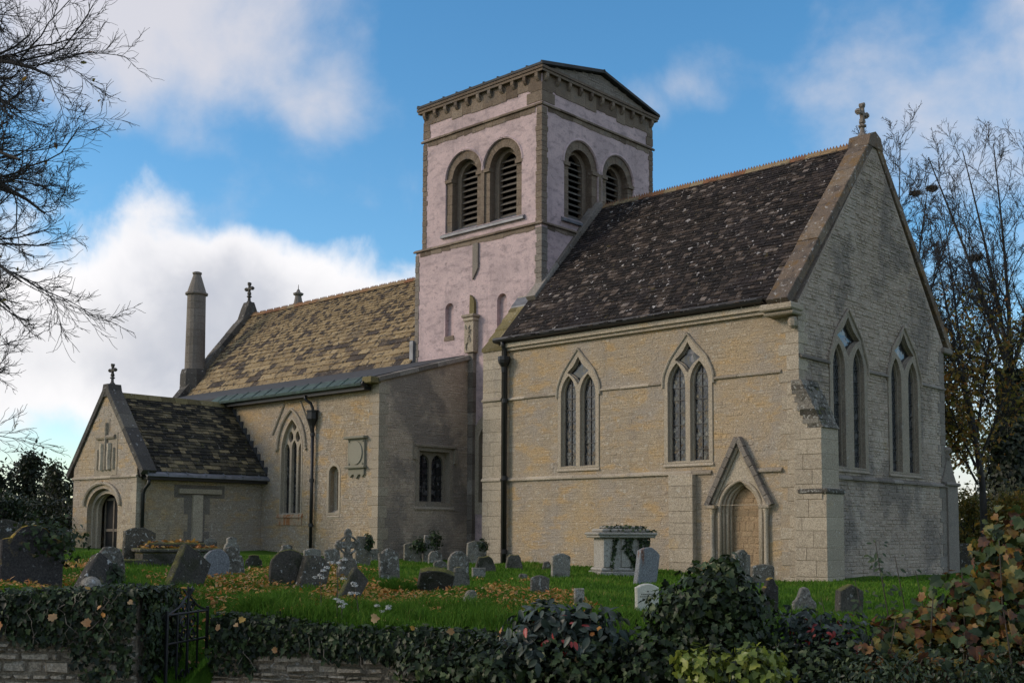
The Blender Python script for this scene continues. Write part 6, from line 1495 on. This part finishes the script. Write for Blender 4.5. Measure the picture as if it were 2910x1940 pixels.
# bare spreading tree whose trunk stands left of the porch
D0 = 15.5
LT = Tree(5); tb = P3(-760, 1560, D0); root = empty('bare_tree', (tb.x, tb.y, gz(tb.x, tb.y)), 'leafless spreading tree reaching fine drooping branches over the churchyard', 'tree')
trunk = [tb+Vector((0,0,-.3)), P3(-750,1000,D0), P3(-720,400,D0), P3(-700,-200,D0), P3(-690,-900,D0)]
mb = MB(); mb.tube([trunk[0], trunk[0].lerp(trunk[1],.1), trunk[1], trunk[2], trunk[3], trunk[4]], [.42,.32,.26,.20,.13,.04], 10); mb.build('trunk', M_BARK, root, smooth=True)
spec = dict(levels=4, kids=[11,8,6,4], start=.12, ang=(14,46), ratio=[.42,.44,.42,.42], bias=[(.10,.05,.04),(.06,.03,.10),(.04,.02,.06),(0,0,.04)], seg=[8,7,5,4], wig=.21, trop=[.03,.05,.02,.02], rmin=.0036, rr=.48)
for (sp, mid, en, dz) in (((-705,-100),(-250,-260),(-40,60),0), ((-710,150),(-200,140),(20,300),.8), ((-712,250),(-150,60),(100,190),-.8), ((-715,350),(-150,470),(50,560),.5), ((-715,300),(-250,330),(20,440),-1.2), ((-720,500),(-150,380),(100,600),-.2), ((-725,560),(-200,680),(10,880),.9), ((-728,650),(-250,560),(40,800),-.9), ((-735,800),(-280,840),(-80,1080),.3), ((-735,850),(-260,960),(-120,1230),-.6), ((-700,-300),(-350,-500),(-170,-260),.6), ((-722,450),(-300,520),(-110,700),1.5), ((-715,200),(-260,250),(-90,420),1.4), ((-720,450),(-900,300),(-1200,200),0), ((-720,300),(-900,0),(-1250,-200),1), ((-710,0),(-800,-300),(-1000,-500),-1)):
    a = P3(*sp, D0); b = P3(*mid, D0+dz); c_ = P3(*en, D0+dz*1.6)
    if en[0] < 0 and sp[0] > en[0]: LT.limb(bez(a,b,c_,8), .09, .02, 2, spec)
    else: LT.limb(bez(a,b,c_,10), .105, .014, 1, dict(spec, kids=[0,15,11,8], ratio=[.4,.42,.50,.50], levels=4))
LT.build(root, M_BARK)
tp = [t for t in LT.tips if LT.r.random() < .003]
if tp: scatter('last_leaves', OVT, OVF, np.array(tp), basis(nrng.normal(size=(len(tp),3)), nrng.normal(size=(len(tp),3))+np.array([0,0,-.8])), np.full(len(tp),.09), nrng.uniform(.4,1,len(tp)), M_TREELEAF, root, kind='stuff')
# tall half-bare trees east of the chancel
def tall_tree(seed, label, base, d, limbs, trunk_top, r0, leaf_z, nleaf, ivy=0, spec_over=None, ltint=(.1,1.0)):
    T = Tree(seed); b = P3(base[0], base[1], d); b.z = gz(b.x, b.y)-.2; root = empty('tall_tree', (b.x, b.y, b.z), label, 'tree', 'tall trees beyond the chancel')
    tt = P3(*trunk_top, d); mb = MB(); mb.tube([b, b.lerp(tt,.08), b.lerp(tt,.5)+Vector((.1,.1,0)), tt], [r0*1.5, r0*1.1, r0*.9, r0*.7], 9); mb.build('trunk', M_BARKF, root, smooth=True)
    sp = dict(levels=4, kids=[0,16,12,6], start=.14, ang=(20,56), ratio=[.4,.34,.44,.48], bias=[(0,0,.2),(0,0,.16),(0,0,.10),(0,0,.05)], seg=[8,7,5,3], wig=.18, trop=[.05,.07,.04,.02], rmin=.0085, rr=.44)
    if spec_over: sp.update(spec_over)
    for (t0, mid, en, rr, dz) in limbs:
        a = b.lerp(tt, t0); T.limb(bez(a, P3(*mid, d+dz*.6), P3(*en, d+dz), 10), rr*.72, rr*.12, 1, sp)
    T.build(root, M_BARKF)
    tips = [t for t in T.tips if t.z < leaf_z[1]]
    if tips and nleaf:
        idx = nrng.integers(0, len(tips), nleaf); pos = np.array([tuple(tips[i]) for i in idx])+nrng.normal(size=(nleaf,3))*.35
        keep = nrng.random(nleaf) < np.clip((leaf_z[1]-pos[:,2])/(leaf_z[1]-leaf_z[0]), 0, 1)
        pos = pos[keep]; m_ = len(pos)
        scatter('foliage', QDT, QDF, pos, basis(nrng.normal(size=(m_,3)), nrng.normal(size=(m_,3))+np.array([0,0,-.5])), nrng.uniform(.10,.22,m_), nrng.uniform(ltint[0],ltint[1],m_), M_TREELEAF, root, kind='stuff')
    if ivy:
        h = nrng.random(ivy)**.9; top = b.lerp(tt, 1.0); pos = np.array(b)[None]*(1-h[:,None])+np.array(top)[None]*h[:,None]
        a = nrng.uniform(0,6.283,ivy); rr = 1.35*(.35+.75*np.sin(np.clip(h*1.1+.15,0,1)*3.1))*np.sqrt(nrng.uniform(.3,1.1,ivy))
        o = np.stack([np.cos(a)*rr, np.sin(a)*rr, nrng.normal(size=ivy)*.2], 1)
        scatter('ivy', IVT, IVF, pos+o, basis(o+nrng.normal(size=o.shape)*.4+np.array([0,0,.3]), nrng.normal(size=o.shape)*.5-np.array([0,0,.8])), nrng.uniform(.12,.24,ivy), nrng.uniform(.0,.9,ivy), M_DARKLEAF, root, kind='stuff')
    return root
tall_tree(3, 'tall ivy-trunked tree with many upright bare stems beyond the chancel', (2895,1500), 45, [(.98,(2840,900),(2660,420),.17,-1),(.98,(2860,850),(2760,400),.16,1),(1.0,(2890,850),(2850,380),.16,0),(1.0,(2960,900),(2960,420),.15,1),(.9,(2790,1000),(2700,700),.10,-1.5),(.7,(2760,1080),(2620,900),.08,-1),(.6,(2740,1180),(2650,1060),.07,1),(.8,(2980,1050),(3080,700),.12,0),(.55,(2760,1260),(2680,1190),.06,-1),(.9,(3000,950),(3150,560),.12,1)], (2880,1050), .36, (2.5,11.5), 9000, 8500)
tall_tree(8, 'slender branching tree rising close behind the steep gable', (2560,1500), 40, [(.8,(2550,800),(2515,400),.11,0),(.8,(2560,820),(2580,380),.10,1),(.85,(2620,800),(2660,480),.10,-1),(.8,(2640,900),(2740,560),.09,0),(.7,(2660,1000),(2760,800),.08,1),(.6,(2660,1100),(2750,950),.07,-1)], (2560,900), .22, (4.0,10.0), 1800, 0)
tall_tree(12, 'leaning autumn tree with thin ochre leaves between gable and ivied trunk', (2800,1500), 36, [(.75,(2740,1050),(2660,620),.10,0),(.8,(2740,1000),(2700,560),.09,1),(.6,(2720,1200),(2640,980),.07,-1),(.5,(2720,1250),(2650,1150),.06,0),(.7,(2820,1000),(2860,700),.08,1),(.6,(2860,1150),(2930,900),.07,0)], (2760,1120), .11, (2.0,9.5), 7500, 0, None, (.25,1.0))
for i, (px, py, d, r_, lab) in enumerate(((2500,590,39,.26,'dark rook nest touching the slope of the gable'),(2790,715,44.5,.30,'brown twig nest below the tall upright stems'),(2670,512,39.5,.20,'small twig nest out on a thin high branch'),(2622,527,39.5,.17,'small dark nest beside the thin high branch'))):
    c = P3(px, py, d); mb = MB()
    for q in range(120):
        u = Vector((rng.gauss(0,1), rng.gauss(0,1), rng.gauss(0,1))).normalized(); p = c+Vector((u.x*r_, u.y*r_, u.z*r_*.55))*rng.uniform(.4,1); t = Vector((rng.gauss(0,1), rng.gauss(0,1), rng.gauss(0,.4))).normalized()*r_*.6
        mb.tube([p-t, p+t], .012, 3)
    mb.xform(Matrix.Translation(-c)); o = mb.build('nest', M_NEST); o.location = c; tag(o, lab, 'nest', 'nests in the tall trees')
# shrubbery left of the porch, hedge on the right, hedgerows round about
def bushy(name, lab, px, py_top, d, wpx, n, size, mat, tint=(0,1), trunkr=.10, dens=1.0, base_py=1520, cat='tree', tmpl=(OVT,OVF)):
    top = P3(px, py_top, d); b = P3(px, base_py, d); b.z = gz(b.x, b.y)-.1; H = top.z-b.z; Wd = wpx*d/3206/2
    root = empty(name, (b.x, b.y, b.z), lab, cat)
    T = Tree(int(px*7+d)); T.limb([b, b+Vector((.05,0,H*.3)), b+Vector((0,.05,H*.6)), top-Vector((0,0,H*.1))], trunkr, trunkr*.3, 2, dict(levels=4, kids=[0,0,12,6], start=.2, ang=(25,65), ratio=[.4,.4,.45,.5], bias=[(0,0,.1)]*4, seg=[4,4,4,3], wig=.15, trop=[.03]*4, rmin=.01, rr=.45)); T.build(root, M_BARKF)
    pos = []; nb = 26
    cl = [(rng.gauss(0,.42), rng.gauss(0,.42), rng.uniform(.12,.95)) for _ in range(nb)]
    per = n//nb
    for cx_, cy_, cz_ in cl:
        k = math.sqrt(max(.05, 1-(2*abs(cz_-.45))**2*.8)); c0 = np.array([b.x+cx_*Wd*k, b.y+cy_*Wd*k, b.z+cz_*H])
        pos.append(c0+nrng.normal(size=(per,3))*np.array([Wd*.20, Wd*.20, H*.075]))
    pos = np.concatenate(pos); m_ = len(pos)
    scatter('crown', tmpl[0], tmpl[1], pos, basis(nrng.normal(size=(m_,3))+np.array([0,0,.5]), nrng.normal(size=(m_,3))-np.array([0,0,.4])), nrng.uniform(size*.6,size*1.3,m_), nrng.uniform(tint[0],tint[1],m_), mat, root, kind='stuff')
bushy('evergreen_tree', 'dense dark evergreen tree behind the porch corner', 75, 1305, 47, 150, 5200, .17, M_DARKLEAF, (0,.9))
bushy('evergreen_tree', 'thinner leafy tree with gaps, touching the porch gable', 165, 1330, 44, 110, 2600, .15, M_DARKLEAF, (.2,1))
bushy('evergreen_tree', 'low dark tree farthest from the porch at the shrubbery end', -40, 1340, 46, 170, 4200, .17, M_DARKLEAF, (0,.9))
bushy('dark_shrub', 'broad dark shrub filling the ground beside the porch', 120, 1425, 36, 260, 6000, .11, M_DARKLEAF, (0,.8), cat='shrub')
bushy('dark_shrub', 'dark shrub with olive tips behind the slate headstones', 0, 1415, 33, 250, 5200, .11, M_BUSH, (0,.7), cat='shrub')
bushy('autumn_shrub', 'yellow-green autumn shrub just beyond the far buttress', 2765, 1385, 38, 170, 5000, .12, M_TREELEAF, (.05,.75), cat='shrub')
bushy('autumn_shrub', 'ochre autumn shrub beneath the ivy-clad trunk', 2880, 1400, 36, 190, 5000, .12, M_TREELEAF, (.2,.9), cat='shrub')
bushy('autumn_shrub', 'dark green shrub at the far end beside the ivy-clad trunk', 3010, 1390, 38, 240, 4500, .13, M_DARKLEAF, (.2,1), cat='shrub')
for (s0, s1, d, h, lab) in ((-75,-21,66,2.6,'far hedgerow stretching away past the porch'), (17,80,62,2.8,'far hedgerow stretching away past the gable wall'), (-30,24,85,2.4,'far hedgerow hidden beyond the nave')):
    n = 14000; s = nrng.uniform(s0, s1, n); q = nrng.random(n); X = CAM[0]+FW[0]*d+RT[0]*s; Y = CAM[1]+FW[1]*d+RT[1]*s
    hh = h*(1+.25*np.sin(s*.7)+.15*np.sin(s*1.9)); pos = np.stack([X+nrng.normal(size=n)*.5, Y+nrng.normal(size=n)*.5, ground_z(X,Y)+q*hh], 1)
    scatter('hedgerow', QDT, QDF, pos, basis(nrng.normal(size=(n,3))+np.array([0,0,.5]), nrng.normal(size=(n,3))), nrng.uniform(.3,.6,n), nrng.uniform(0,.9,n), M_DARKLEAF, kind='stuff', label=lab, cat='hedge')
